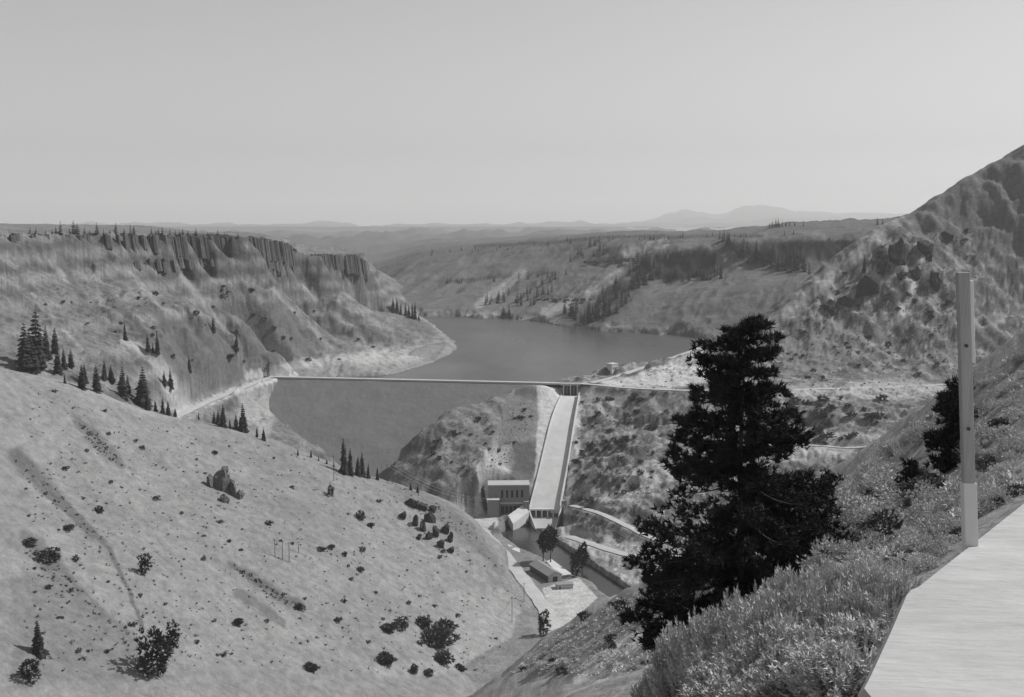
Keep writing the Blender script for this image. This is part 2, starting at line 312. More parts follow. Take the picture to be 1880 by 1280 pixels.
# roads are graded into the ground
def zat(x, y):
    j = np.clip(np.searchsorted(ca, x/y)-1, 0, NC-2); i = np.clip(np.searchsorted(rows, y)-1, 0, NR-2)
    tj = (x/y-ca[j])/(ca[j+1]-ca[j]); ti = (y-rows[i])/(rows[i+1]-rows[i])
    return float((Z[i,j]*(1-tj)+Z[i,j+1]*tj)*(1-ti)+(Z[i+1,j]*(1-tj)+Z[i+1,j+1]*tj)*ti)
def hit(px, py, dmin=0, dmax=1e9):
    for _ in range(60):
        a, k = rayk(px, py); j = int(np.clip(np.searchsorted(ca, a)-1, 0, NC-2)); tj = (a-ca[j])/(ca[j+1]-ca[j])
        zc = Z[:,j]*(1-tj)+Z[:,j+1]*tj; ok = np.nonzero((zc >= k*rows) & (rows >= dmin))[0]
        if len(ok) and rows[ok[0]] <= dmax:
            d = rows[ok[0]]; 
            if ok[0] > 0:
                i = ok[0]; e0 = zc[i-1]-k*rows[i-1]; e1 = zc[i]-k*rows[i]; t = -e0/(e1-e0) if e0 < 0 else 1; d = rows[i-1]+t*(rows[i]-rows[i-1])
            return Vector((a*d, d, zat(a*d, d)))
        py += 1
    return None
def smoothpath(pts, n=6):
    out = []
    for i in range(len(pts)-1):
        p0, p1, p2, p3 = pts[max(i-1,0)], pts[i], pts[i+1], pts[min(i+2,len(pts)-1)]
        for k in range(n):
            t = k/n; out.append(.5*((2*p1)+(p2-p0)*t+(2*p0-5*p1+4*p2-p3)*t*t+(3*p1-p0-3*p2+p3)*t*t*t))
    return out+[pts[-1]]
roads = {}
def road(name, pts, half, mat, flat=None):
    p = smoothpath(pts); roads[name+str(len(roads))] = (name, p, half, mat)
    d, v = pathdist([(q.x, q.y, q.z) for q in p], X, Y); w = sstep(half*2.6, half*1.15, d)
    ok = (which != 0) | (name == 'near')
    e = np.clip(d-half*1.1, 0, 1e9); j = 1+.25*rough
    Z[:] = np.where(ok & (d < (60 if name == 'cross_road' else 16)), np.clip(Z, v-.6-e*.62*j, v-.6+e*1.1*j), Z)
    Z[:] = np.where(ok, Z*(1-w)+(v-.6)*w, Z)
zr = lambda px, py, z: Pz(px, py, z)
road('access_road', [zr(318,768,-231),zr(345,755,-231),zr(382,737,-231.5),zr(420,722,-232),zr(455,708,-232.5),zr(482,698,-233),CA], 6.5, 'gravel')
road('cross_road', [CB+Vector((30,0,0)),zr(1090,706,ZC),zr(1140,711,ZC),zr(1200,714.5,ZC),zr(1280,717,ZC),zr(1400,716.5,-233),zr(1500,714.5,-233),zr(1600,711.5,-233),zr(1700,708,-233),zr(1770,705,-233),zr(1900,702,-232)], 5.5, 'gravel')
road('upper_road', [zr(1085,703,ZC),zr(1130,692,-231),zr(1175,677,-228),zr(1215,664,-222),zr(1258,649,-214),zr(1300,634,-206)], 6, 'gravel')
road('valley_road', [zr(866,957,-357),zr(893,983,-358.5),zr(925,1017,-359.5),zr(955,1055,-360),zr(985,1095,-360),zr(1004,1125,-360),zr(1016,1158,-360),zr(1022,1200,-360)], 7, 'gravel')
road('bench_road', [hit(1380,820,900),hit(1440,816,900),hit(1500,818,900),hit(1560,822,900),hit(1600,819,900)], 4, 'gravel')
road('lower_road', [hit(1050,928),hit(1100,942),hit(1150,965),hit(1190,985),hit(1240,1000)], 4.5, 'gravel')
road('river_road', [hit(1045,985),hit(1090,1000),hit(1150,1018),hit(1220,1025)], 6, 'gravel')
# flat yards for the spillway foot, powerhouse and sheds
for c, r, ry, z in ((P(938,940,1396), 33, 24, -353.5), (Pz(1015,1075,-360), 40, 40, -360.3), (Pz(1110,691,ZC), 52, 24, -234.5), (P(880,946,1358), 28, 24, -355.5)):
    w = sstep(1.25, 1, np.hypot((X-c.x)/r, (Y-c.y)/ry)); Z[:] = np.where(which != 0, Z*(1-w)+z*w, Z)
# keep the chute trench clear
chute = [(P(1047,727,1625), 12), (P(1041,745,1592), 14), (P(1033,775,1550), 15.5), (P(1024,820,1500), 16.5), (P(1014,870,1450), 17.2), (P(1005,910,1413), 17.8), (P(1000,934,1393), 18.2)]
cd, cv = pathdist([(p.x, p.y, p.z) for p, w in chute], X, Y); wl = np.where(X < np.interp(Y, [p.y for p, w in chute[::-1]], [p.x for p, w in chute[::-1]]), 20.5+22*sstep(-325, -262, cv), 21+6*sstep(-330, -270, cv)); left_ = wl > 0
left_ = X < np.interp(Y, [p.y for p, w in chute[::-1]], [p.x for p, w in chute[::-1]])
sl_ = np.where(left_, .22+.75*sstep(-256, -246, cv)+.6*sstep(-318, -338, cv), .5+.45*sstep(-256, -246, cv))
w0_ = np.interp(-cv, [-p.z for p, w in chute], [w+2.5 for p, w in chute])
Z[:] = np.where((which != 0) & (cd < 75), np.minimum(Z, cv-1.2+np.clip(cd-w0_, 0, 99)*sl_), Z)
bx_ = cv*0+((np.abs(X-chute[-1][0].x) < 21) & (Y > 1338) & (Y < 1391) & (which != 0)); Z[bx_ > 0] = np.minimum(Z[bx_ > 0], -372)
PX, PY = proj(X, Y, Z)
# ---- tone: what grows or lies on the ground, and shade painted on the far cliffs
gy, gx = np.gradient(Z, axis=0)/np.maximum(np.gradient(Y, axis=0), 1e-3), np.gradient(Z, axis=1)/np.maximum(np.gradient(X, axis=1), 1e-3)
slope = np.hypot(gx, gy)
n1 = fb(35, 4, 101); n2 = fb(130, 3, 111); n3 = fb(9, 3, 121)
tone = np.full(Z.shape, .30)
base = [.27, .215, .168, .185, .132, .21]
for i, b in enumerate(base): tone[which == i] = b
tone *= 1+.10*n2+.10*n1+.08*n3
def paint(mask, t, amt=1.):
    m = np.clip(mask*amt, 0, 1); tone[:] = tone*(1-m)+t*m
def streak(c, pts, w, t, amt=1., soft=.5):
    ww = np.array([w]*len(pts), float) if not hasattr(w, '__len__') else np.array(w, float)
    d, v = pathdist([(p[0], p[1], float(k)) for p, k in zip(pts, ww)], PX+3*n1, PY+4*n3); paint((which == c)*sstep(1.25, soft, d/np.maximum(v, .5)), t, amt)
def patch(c, poly, t, amt=1., jag=8):
    qx, qy = PX+jag*n1+jag*.4*n3, PY+jag*n2+jag*.4*n1; d, _ = pathdist(list(poly)+[poly[0]], qx, qy)
    d = np.where(inside(poly, qx, qy), d, -d); paint((which == c)*sstep(-jag*.9, jag*.9, d), t, amt)
# left hill
streak(1, [(30,838),(70,880),(125,935),(165,975),(198,1003),(212,1030),(235,1085),(262,1150)], [20,16,11,9,6,5,4,3], .12)
streak(1, [(140,772),(175,805),(205,835),(225,855)], [8,16,16,6], .14)
streak(1, [(310,970),(350,1010),(420,1070),(480,1110)], [3,3,4,6], .24)
streak(1, [(420,1035),(470,1065),(515,1095),(555,1112)], [5,10,11,8], .12)
streak(1, [(440,1090),(480,1115),(520,1145)], [10,12,7], .14)
streak(1, [(45,985),(90,1030),(130,1075),(190,1130),(230,1165)], [14,22,14,10,8], .14)
for q, w_ in (([(1480,922),(1560,872),(1650,800),(1705,752)], [4,4,3,2]), ([(1560,915),(1650,855),(1720,800)], [3,3,2]), ([(1430,1010),(1540,930),(1640,880),(1760,790)], [4,5,4,3]), ([(1400,1090),(1480,1040),(1560,990)], [4,4,3]), ([(1060,1245),(1140,1190),(1230,1145),(1330,1100)], [12,14,14,10])): streak(0, q, w_, .46, .8)
for q, w_ in (([(1500,930),(1580,880),(1680,800)], [7,9,6]), ([(1560,960),(1650,895),(1720,850)], [8,10,8])): streak(0, q, w_, .12, .6)
patch(1, [(20,1060),(110,1050),(170,1110),(250,1170),(240,1250),(20,1250)], .165, .8)
streak(1, [(700,885),(780,920),(840,960),(880,1000),(920,1050)], [5,16,22,16,8], .15, .8)
streak(1, [(560,845),(640,872),(720,893)], [3,5,5], .21, .8)
streak(1, [(900,1140),(860,1190),(800,1225),(700,1232)], [20,26,20,14], .30, .5)
patch(1, [(820,1090),(930,1080),(990,1150),(900,1240),(830,1200)], .29, .5)
streak(1, [(100,690),(250,750),(330,770)], [5,7,4], .29, .6)
# mesa
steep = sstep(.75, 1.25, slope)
rimpx = [(-300,405)]+[s[:2] for s in rimC+rim2]+[(673,483),(692,527)]
patch(2, rimpx+[s[:2] for s in baseC[::-1]]+[(-300,470)], .135, .85, 2.5)
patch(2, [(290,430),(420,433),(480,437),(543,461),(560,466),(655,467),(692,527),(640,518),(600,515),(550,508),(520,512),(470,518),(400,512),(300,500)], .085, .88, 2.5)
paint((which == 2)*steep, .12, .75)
tone *= np.where((which == 2) & (DD < 3200), 1+.30*sstep(.45, .8, slope)*np.sin(Z/4.2+1.2*n2+.8*n1), 1)
tone *= np.where((which == 2), 1+.3*steep*perlin(AA*1500+.1*n3, Z/45, 6)+.2*steep*perlin(AA*600, Z/90, 8), 1)
patch(2, [(290,600),(345,585),(430,600),(520,545),(570,590),(640,640),(560,655),(500,668),(450,690),(420,712),(330,690),(260,640)], .115, .85)
patch(2, [(650,590),(690,600),(740,640),(760,655),(700,640),(640,610)], .12, .8)
patch(2, [(720,572),(770,588),(830,620),(815,630),(760,600)], .12, .8)
for q in ([(60,540),(110,600),(150,640)], [(240,500),(290,560),(330,580)], [(330,505),(400,590),(440,640)], [(500,530),(560,590),(610,640)], [(560,530),(640,600),(700,655)], [(90,480),(140,530)], [(640,560),(720,610)]):
    streak(2, q, 5, .32, .45)
for q in ([(110,470),(140,530),(160,560)], [(250,560),(290,580)], [(190,530),(240,590),(300,640)], [(440,520),(500,590)], [(600,540),(650,590),(740,650)]):
    streak(2, q, 7, .105, .8)
streak(2, [(220,625),(280,650),(300,680),(320,720)], [5,14,16,18], .36, .7)
streak(2, [(330,760),(440,715),(500,696),(545,688)], [8,7,7,4], .44, .8)
streak(2, [(455,690),(560,668),(700,655),(790,650),(835,648)], [8,10,14,16,8], .40, .75)
patch(2, [(300,690),(340,700),(350,760),(310,760)], .40, .6)
patch(2, [(430,720),(490,715),(505,760),(495,800),(440,790)], .36, .6)
# drawn-down shore
paint((Y > 1720)*(which != 0)*sstep(-228, -238, Z+4*n1), .33, .5)
# right side
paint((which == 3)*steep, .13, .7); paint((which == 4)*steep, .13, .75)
paint((which == 3)*sstep(.08, .2, fb(22, 5, 131)+.3*n3)*(1-.5*kno), .08, .75); paint((which == 3)*sstep(.25, .38, fb(15, 5, 141)+.3*n3)*(1-.6*kno), .37, .55)
patch(3, [(985,708),(1035,708),(1036,722),(1012,765),(1004,820),(985,880),(980,880),(988,770)], .47, .95, 2)
patch(3, [(1056,712),(1078,708),(1068,760),(1062,860),(1050,905),(1040,930),(1040,905),(1050,820)], .44, .9, 2)
patch(3, [(940,720),(985,712),(990,770),(950,800),(900,830),(880,830),(930,770)], .17, .8)
patch(3, [(940,812),(975,812),(985,840),(975,885),(930,885),(945,850)], .09, .8, 4)
patch(3, [(860,830),(930,820),(935,885),(880,890)], .42, .7)
patch(3, [(830,925),(905,925),(915,960),(890,985),(850,955)], .46, .9, 3)
patch(3, [(1066,712),(1160,722),(1110,765),(1070,760)], .34, .7)
patch(3, [(1095,700),(1160,690),(1290,640),(1300,700),(1230,712),(1120,708)], .48, .95, 3)
patch(3, [(1035,960),(1100,980),(1180,1000),(1260,1010),(1230,1040),(1170,1085),(1050,1015),(1030,985)], .36, .9, 4)
patch(3, [(1170,850),(1260,840),(1250,880),(1150,930),(1050,950),(1120,900)], .37, .7)
for q in ([(1440,722),(1640,716),(1740,714)], [(1440,800),(1520,810),(1610,808)], [(1440,835),(1550,825)]): streak(3, q, [14,22,10][:len(q)], .42, .7)
streak(3, [(1690,480),(1680,520),(1665,560),(1640,590)], [4,5,8,14], .46, .8)
for q in ([(1640,410),(1560,480),(1480,545),(1420,590)],): streak(3, q, 12, .36, .6)
streak(3, [(1690,620),(1600,660),(1530,715)], [4,5,6], .13, .7)
patch(3, [(1440,610),(1560,600),(1640,600),(1530,680),(1440,690)], .19, .8)
patch(3, [(1660,400),(1800,315),(1900,260),(1900,480),(1780,440),(1700,420)], .135, .85)
# valley floor
inf = (which == 5) | (which == 3)
paint(inf*inside([(995,1080),(1062,1060),(1098,1098),(1060,1130),(1020,1160),(1008,1115)], PX, PY).astype(float), .46, .9)
# far canyon
paint((which == 4)*sstep(.2, .55, fb(60, 3, 151)), .15, .4)
patch(4, [(1188,492),(1205,464),(1260,460),(1313,462),(1314,500),(1260,512),(1195,515)], .03, .97, 2.5)  # middle cliff: dark basalt, with its shade painted into the tone
patch(4, [(1425,447),(1480,443),(1575,440),(1556,472),(1536,480),(1440,480)], .03, .97, 2.5)  # right cliff: same basalt tone, darkened further for its shaded face
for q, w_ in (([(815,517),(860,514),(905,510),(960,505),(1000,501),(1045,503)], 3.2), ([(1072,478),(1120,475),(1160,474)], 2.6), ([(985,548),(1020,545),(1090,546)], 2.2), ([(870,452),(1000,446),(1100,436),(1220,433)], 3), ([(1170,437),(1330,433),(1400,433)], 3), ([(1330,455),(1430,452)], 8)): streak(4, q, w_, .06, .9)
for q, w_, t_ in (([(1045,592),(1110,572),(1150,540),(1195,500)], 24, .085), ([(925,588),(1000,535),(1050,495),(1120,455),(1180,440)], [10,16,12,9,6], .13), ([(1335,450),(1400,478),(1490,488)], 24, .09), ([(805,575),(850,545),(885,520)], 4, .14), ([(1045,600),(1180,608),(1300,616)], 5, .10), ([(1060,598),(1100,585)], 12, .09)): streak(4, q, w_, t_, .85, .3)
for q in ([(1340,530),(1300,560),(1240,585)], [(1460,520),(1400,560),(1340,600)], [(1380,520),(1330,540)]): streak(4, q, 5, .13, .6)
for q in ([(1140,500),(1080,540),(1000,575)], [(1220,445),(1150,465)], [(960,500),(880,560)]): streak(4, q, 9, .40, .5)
tone = np.clip(tone, .03, .6)
# ---- build the sheet
V = np.stack([X, Y, Z], -1).reshape(-1, 3); idx = np.arange(NR*NC).reshape(NR, NC)
Fq = np.stack([idx[:-1,:-1], idx[:-1,1:], idx[1:,1:], idx[1:,:-1]], -1)
split = int(np.searchsorted(rows, 325))
def sheet(name, r0, r1, mat):
    vv = V[r0*NC:(r1+1)*NC]; ff = Fq[r0:r1].reshape(-1, 4)-r0*NC
    me = mesh_np(name, vv, ff, [mat], smooth=True); at = me.attributes.new('tone', 'FLOAT', 'POINT'); at.data.foreach_set('value', tone.reshape(-1)[r0*NC:(r1+1)*NC].astype(np.float32))
    return tag(link(name, me), kind='structure')
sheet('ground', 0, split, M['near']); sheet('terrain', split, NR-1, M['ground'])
# roads
def ribbon(name, p, half, mat, up=.35):
    v = []; f = []
    for i, q in enumerate(p):
        t = p[min(i+1, len(p)-1)]-p[max(i-1, 0)]; n_ = Vector((-t.y, t.x, 0)).normalized(); wob = half*(1+.08*math.sin(i*1.7))
        v += [q+n_*wob+Vector((0,0,up-.2)), q+Vector((0,0,up+.1)), q-n_*wob+Vector((0,0,up-.2))]
        if i: b = 3*(i-1); f += [(b,b+1,b+4,b+3), (b+1,b+2,b+5,b+4)]
    return tag(link(name, mesh_np(name, [tuple(q) for q in v], f, [mat])), kind='structure')
for nm, p, h, m in roads.values(): ribbon('road', p, h, M[m])
# distant ranges
def hills(name, d0, d1, prof, tone_seed, amp, jag=2.):
    c = np.linspace(-700, 2600, 420); r = np.linspace(0, 1, 46); pp = np.array(prof, float)
    py = (np.interp(c, pp[:,0], pp[:,1])+jag*fbm(c/70., c*0+.5, 4, tone_seed+9)+.5*jag*ridged(c/38., c*0+.5, 2, tone_seed+3))[None]; t = r[:,None]; d = d0+(d1-d0)*t
    a = ((c-940)/F)[None]; top = -np.tan(PITCH+np.arctan((py-640)/F))*d1*1.0
    zz = -225+(top+225)*np.where(t < .85, (t/.85)**2.6, 1-(t-.85)*2.5); xx = a*d; yy = d+0*a
    w = d1*.035; zz = zz+amp*(fbm(xx/w, yy/w, 5, tone_seed)-.1)*np.sin(np.clip(t*1.18,0,1)*math.pi)+amp*.45*ridged(xx/w*1.3, yy/w*1.3, 4, tone_seed+5)*t*(1-t*.8)
    i = np.arange(xx.size).reshape(xx.shape); f = np.stack([i[:-1,:-1], i[:-1,1:], i[1:,1:], i[1:,:-1]], -1).reshape(-1, 4)
    return tag(link(name, mesh_np(name, np.stack([xx, yy, zz], -1).reshape(-1, 3), f, [M['far']], smooth=True)), kind='structure')
hills('hills', 7000, 24000, [(-700,440),(300,438),(430,431),(480,424),(520,419),(570,424),(620,429),(660,424),(700,431),(760,428),(820,423),(880,424),(950,424),(1050,423),(1150,418),(1250,426),(1400,432),(1600,430),(2600,430)], 200, 130)
hills('mountains', 30000, 52000, [(-700,425),(400,432),(900,430),(1020,424),(1100,415),(1160,407),(1200,403),(1250,387),(1290,390),(1330,392),(1360,382),(1405,381),(1450,388),(1500,389),(1560,388),(1640,392),(1800,396),(2600,400)], 230, 170, 3.2)
# basalt rimrock standing along the canyon rims
def rimrock(pts, step, hr, out, seed, drop=(0,3), wr=(5,12), name='rimrock'):
    rg = random.Random(seed); m = MB(); q = [P(*s) for s in pts]
    for a, b in zip(q[:-1], q[1:]):
        t = (b-a); Lh = math.hypot(t.x, t.y); nx, ny = t.y/Lh, -t.x/Lh
        for k in range(int(Lh/step)+1):
            u = rg.random(); w, dd, h = rg.uniform(*wr), rg.uniform(5, 10), rg.uniform(*hr); o = rg.uniform(*out)
            c = a+t*u; cx, cy, zt = c.x+nx*o, c.y+ny*o, c.z-rg.uniform(*drop)-.15*o; ang = math.atan2(t.y, t.x)+rg.uniform(-.45, .45); n_ = rg.choice((5,6,6,7)); lo = []; hi = []
            for j in range(n_):
                an = 6.283*j/n_+rg.uniform(-.3, .3); ex, ey = math.cos(an)*w*.5, math.sin(an)*dd*.5; ca_, sa = math.cos(ang), math.sin(ang)
                x, y = ex*ca_-ey*sa, ex*sa+ey*ca_; hi.append((cx+x*.88, cy+y*.88, zt+rg.uniform(-1.2, .6))); lo.append((cx+x*1.12+nx*h*.12, cy+y*1.12+ny*h*.12, zt-h))
            m.loft([lo, hi])
    return tag(m.build(name, M['rim'], None), kind='stuff')
rimrock(rimC[1:5], 7, (14,34), (-2,6), 1); rimrock(rimC[4:], 6, (26,52), (-2,7), 2); rimrock(rim2+[(673,483,2790)], 6, (26,50), (-2,7), 3)
rimrock([(s[0], s[1]+40, s[2]-26) for s in rimC[2:7]], 11, (8,18), (-2,6), 4, (0,10)); rimrock([(s[0], s[1]+34, s[2]-24) for s in rimC[6:]], 9, (12,26), (-2,6), 5, (0,8))
rimrock([(1195,466,2945),(1250,462,2930),(1313,461,2910)], 4, (40,64), (-3,6), 6); rimrock([(1425,447,2875),(1480,443,2850),(1575,440,2825)], 5, (30,46), (-3,6), 7)
rimrock([(815,515,3380),(900,511,3340),(1000,499,3250),(1050,501,3180)], 10, (6,13), (-2,4), 8, wr=(8,18)); rimrock([(1075,478,3200),(1120,475,3150),(1165,473,3100)], 8, (6,12), (-2,4), 9, wr=(8,16)); rimrock([(985,548,2990),(1090,546,2830)], 9, (4,9), (-2,3), 10, wr=(8,16))
# water
lk = MB(); 
n_ = (CB-CA); n_ = Vector((-n_.y, n_.x, 0)).normalized()
a0 = CA-(CB-CA)*.25; b0 = CB+(CB-CA)*.12
me = bpy.data.meshes.new('water'); me.from_pydata([(a0.x,a0.y+16,ZL),(b0.x,b0.y+16,ZL),(700,1830,ZL),(1100,2600,ZL),(700,4600,ZL),(-900,4600,ZL),(-900,2600,ZL)], [], [(0,1,2,3,4,5,6)]); me.materials.append(M['lake'])
ln_ = M['lake'].node_tree; wn = ln_.nodes.new('ShaderNodeTexNoise'); wn.inputs['Scale'].default_value = .004; wn.inputs['Detail'].default_value = 4; wt = ln_.nodes.new('ShaderNodeTexCoord'); wm_ = ln_.nodes.new('ShaderNodeMapping'); wm_.inputs['Scale'].default_value = (1, .3, 1); wr_ = ln_.nodes.new('ShaderNodeMapRange'); wr_.inputs['From Min'].default_value = .35; wr_.inputs['From Max'].default_value = .65; wr_.inputs['To Min'].default_value = .2; wr_.inputs['To Max'].default_value = .42
ln_.links.new(wt.outputs['Object'], wm_.inputs[0]); ln_.links.new(wm_.outputs[0], wn.inputs['Vector']); ln_.links.new(wn.outputs['Fac'], wr_.inputs['Value']); ln_.links.new(wr_.outputs[0], ln_.nodes['Principled BSDF'].inputs['Roughness'])
tag(link('water', me), kind='structure')
me = bpy.data.meshes.new('water'); me.from_pydata([(-60,1400,ZR),(-40,1210,ZR),(60,1060,ZR),(230,880,ZR),(330,950,ZR),(180,1200,ZR),(40,1400,ZR)], [], [(0,1,2,3,4,5,6)]); me.materials.append(M['river'])
tag(link('water', me), kind='structure')
# the dam
dam = empty('embankment_dam', (CA+CB)*.5, label='broad dark rockfill dam closing the canyon with a pale road along its crest', cat='dam')
ns, nq = 260, 130; L = (CB-CA).length+60; s_ = np.linspace(-90, L-72, ns)[None]; q_ = np.linspace(0, 330, nq)[:,None]
px_ = CA.x+cdir.x*s_+cn.x*(6+q_); py_ = CA.y+cdir.y*s_+cn.y*(6+q_)
pz_ = ZC-q_*DS+(.35*fbm(px_/6, py_/6, 3, 400)+.8*fbm(px_/60, py_/60, 3, 410))*sstep(0, 8, q_+0*s_)
i = np.arange(ns*nq).reshape(nq, ns); f = np.stack([i[:-1,:-1], i[1:,:-1], i[1:,1:], i[:-1,1:]], -1).reshape(-1, 4)
me = mesh_np('downstream_face', np.stack([px_-dam.location.x, py_-dam.location.y, pz_-ZC], -1).reshape(-1, 3), f, [M['dam']], smooth=True); link('downstream_face', me, dam)
b = MB()
def crest_box(b, u0, u1, w0, w1, z0, z1, k=24):
    secs = []
    for t in np.linspace(u0, u1, k):
        c = CA+cdir*float(t)-dam.location; c.z = 0
        secs.append([c+cn*w0+Vector((0,0,z0)), c+cn*w1+Vector((0,0,z0)), c+cn*w1+Vector((0,0,z1)), c+cn*w0+Vector((0,0,z1))])
    b.loft(secs)
crest_box(b, -6, L-40, -8, 8, -.9, .5); b.build('crest_road', M['gravel'], dam)
b = MB(); crest_box(b, -6, L-40, 7.2, 7.8, .5, 1.3); b.build('parapet', M['concrete'], dam)
b = MB()
secs = []
for t in (-40, L+10):
    c = CA+cdir*float(t)-dam.location; c.z = 0
    secs.append([c-cn*6+Vector((0,0,.2)), c-cn*150+Vector((0,0,-60)), c-cn*150+Vector((0,0,-64)), c-cn*6+Vector((0,0,-4))])
b.loft(secs); b.build('upstream_face', M['dam'], dam)
#SPLIT
# ------------------------------------------------------------------ spillway, gates, buildings
cp = smoothpath([p for p, w in chute], 5); cw_ = np.interp(np.linspace(0, len(chute)-1, len(cp)), range(len(chute)), [w for p, w in chute])
sp = empty('spillway', cp[0], label='long pale concrete spillway chute running down beside the powerhouse', cat='spillway'); o0 = cp[0]
def side(i):
    t = cp[min(i+1, len(cp)-1)]-cp[max(i-1, 0)]; return Vector((-t.y, t.x, 0)).normalized()*-1     # to the right of the flow seen from the camera: +x
def strip(name, a, b, mat, z0, z1):
    m = MB(); secs = []
    for i, p in enumerate(cp):
        n_ = side(i); n_ = n_ if n_.x > 0 else -n_
        u0, u1 = a(cw_[i]), b(cw_[i]); q = p-o0
        secs.append([q+n_*u0+Vector((0,0,z0)), q+n_*u1+Vector((0,0,z0)), q+n_*u1+Vector((0,0,z1)), q+n_*u0+Vector((0,0,z1))])
    m.loft(secs); return m.build(name, mat, sp)
strip('chute_floor', lambda w: -w, lambda w: w, M['concrete'], -5, 0)
strip('side_wall', lambda w: w, lambda w: w+1.1, M['concrete'], -6, 5.5)
strip('side_wall', lambda w: -w-1.1, lambda w: -w, M['concrete'], -6, 1.0)
e = cp[-1]-o0; w = cw_[-1]
m = MB(); m.box(e.x-w, e.x+w, e.y+.2, e.y+1.2, e.z-9.6, e.z-1.2); m.build('bucket_back', M['dark'], sp)
for k in range(6):
    m = MB(); xx = e.x-w+k*(2*w-1.6)/5; m.box(xx, xx+1.6, e.y-3.4, e.y+.1, e.z-9.6, e.z-1.6); m.build('bucket_pier', M['concrete'], sp)
m = MB(); m.box(e.x-w-1, e.x+w+1, e.y-3.6, e.y+1, e.z-1.6, e.z+.25); m.build('bucket_lip', M['concrete'], sp)
m = MB(); m.hexa([(e.x-w*.55,e.y-42,e.z-26),(e.x+w*.62,e.y-42,e.z-26),(e.x+w+2,e.y-3.6,e.z-24),(e.x-w-2,e.y-3.6,e.z-24),(e.x-w*.45,e.y-42,e.z-17),(e.x+w*.5,e.y-42,e.z-17),(e.x+w,e.y-3.6,e.z-9.6),(e.x-w,e.y-3.6,e.z-9.6)]); m.build('apron', M['concrete_dull'], sp)
for sx in (-1, 1):
    m = MB(); xo = e.x+sx*(w+1.6); xi = e.x+sx*w*.62
    m.hexa([(xi-.6,e.y-44,e.z-26),(xi+.6,e.y-44,e.z-26),(xo+.6,e.y,e.z-20),(xo-.6,e.y,e.z-20),(xi-.6,e.y-44,e.z-13),(xi+.6,e.y-44,e.z-13),(xo+.6,e.y,e.z+1),(xo-.6,e.y,e.z+1)]); m.build('wing_wall', M['concrete'], sp)
m = MB(); m.box(e.x+w+1.4, e.x+w+7, e.y+6, e.y+12, e.z-3, e.z+8); m.build('gate_hut', M['wallgrey'], sp)
g = P(1047, 721, 1640); gz = ZC
gt = empty('spillway_gates', (g.x, g.y, gz), label='pair of dark steel spillway gates between concrete piers under the crest road', cat='spillway gate')
for k in range(3):
    m = MB(); xx = -10.2+k*9.6; m.box(xx, xx+1.2, -7, 9, -15, -.9); m.build('pier', M['concrete'], gt)
for k in range(2):
    m = MB(); xx = -9+k*9.6; m.box(xx, xx+8.4, -3, -1.6, -14.4, -1.6); lf = m.build('gate_leaf', M['steel'], gt)
    for zz in (-11.5, -8, -4.5): 
        m = MB(); m.box(xx+.1, xx+8.3, -3.6, -3.02, zz, zz+.5); m.build('rib', M['steel'], lf)
    m = MB(); m.box(xx+3.9, xx+4.5, -3.7, -3.03, -14, -1.7); m.build('stem', M['concrete_dull'], lf)
m = MB(); m.box(-14, 14, -5, 12, -.85, .75); m.build('bridge_deck', M['gravel'], gt)
for yy in (-4.8, 11.4):
    m = MB(); m.box(-14, 14, yy, yy+.4, .75, 1.9); m.build('railing', M['concrete'], gt)
# intake house by the reservoir
ip = Pz(1124, 684, -231.5)
ih = empty('intake_house', ip, math.radians(-47), label='small pale flat roofed intake house on a mound at the reservoir edge', cat='building')
m = MB(); m.box(-5, 5.5, -7, 6, -4, 13); m.build('wall', M['concrete'], ih)
m = MB(); m.box(-5.5, 6, -7.5, 6.5, 13, 14.1); m.build('roof', M['concrete'], ih)
m = MB(); m.box(-10.5, -5.05, -6.5, 2, -6, 7.5); an = m.build('annex', M['wallgrey'], ih)
m = MB(); m.box(-10.8, -5.06, -6.8, 2.3, 7.5, 8.2); m.build('annex_roof', M['wallgrey'], an)
m = MB(); m.hexa([(-29,-7,-16),(-29,-5.6,-16),(-10.6,-5.6,-12),(-10.6,-7,-12),(-29,-7,-10.4),(-29,-5.6,-10.4),(-10.6,-5.6,3.5),(-10.6,-7,3.5)]); m.build('retaining_wall', M['wallgrey'], ih)
for k in range(3):
    m = MB(); m.box(5.42, 5.56, -5+k*3.8, -3+k*3.8, 5, 8.5); m.build('window', M['dark'], ih)
m = MB(); m.box(-1.2, 1.6, -7.08, -6.9, -1, 3.4); m.build('door', M['dark'], ih)
# powerhouse
pb = P(897, 940, 1386); pb.z = -353.5
ph = empty('powerhouse', pb, math.radians(2), label='grey flat roofed powerhouse with five tall windows at the foot of the spillway', cat='building')
m = MB(); m.box(0, 49, 0, 24, -4, 33.2); m.build('wall', M['wallgrey'], ph)
m = MB(); m.box(-.7, 49.7, -.7, 24.7, 33.2, 34.6); m.build('roof', M['concrete_dull'], ph)
for k in range(5):
    xx = 15+k*6; m = MB(); m.box(xx, xx+2.7, -.14, .05, 19, 28); wf = m.build('window', M['dark'], ph)
    for zz in (21.9, 24.9):
        m = MB(); m.box(xx+.1, xx+2.6, -.22, -.142, zz, zz+.3); m.build('glazing_bar', M['steel'], wf)
m = MB(); m.box(13.5, 48.4, -1.3, -.02, 11.5, 13.2); m.build('ledge', M['concrete'], ph)
for k in range(6):
    xx = 15+k*5; m = MB(); m.box(xx, xx+3.9, -.16, .05, 0.2, 8.6); m.build('bay_door', M['dark'], ph)
m = MB(); m.box(-1.5, 12.5, -11, -.02, -4, 18.3); an = m.build('annex', M['wallgrey'], ph)
m = MB(); m.box(-2, 13, -11.5, -.02, 18.3, 19.3); m.build('annex_roof', M['concrete'], an)
m = MB(); m.box(42, 48.5, -6, -.03, -4, 15); m.build('stair_tower', M['wallgrey'], ph)
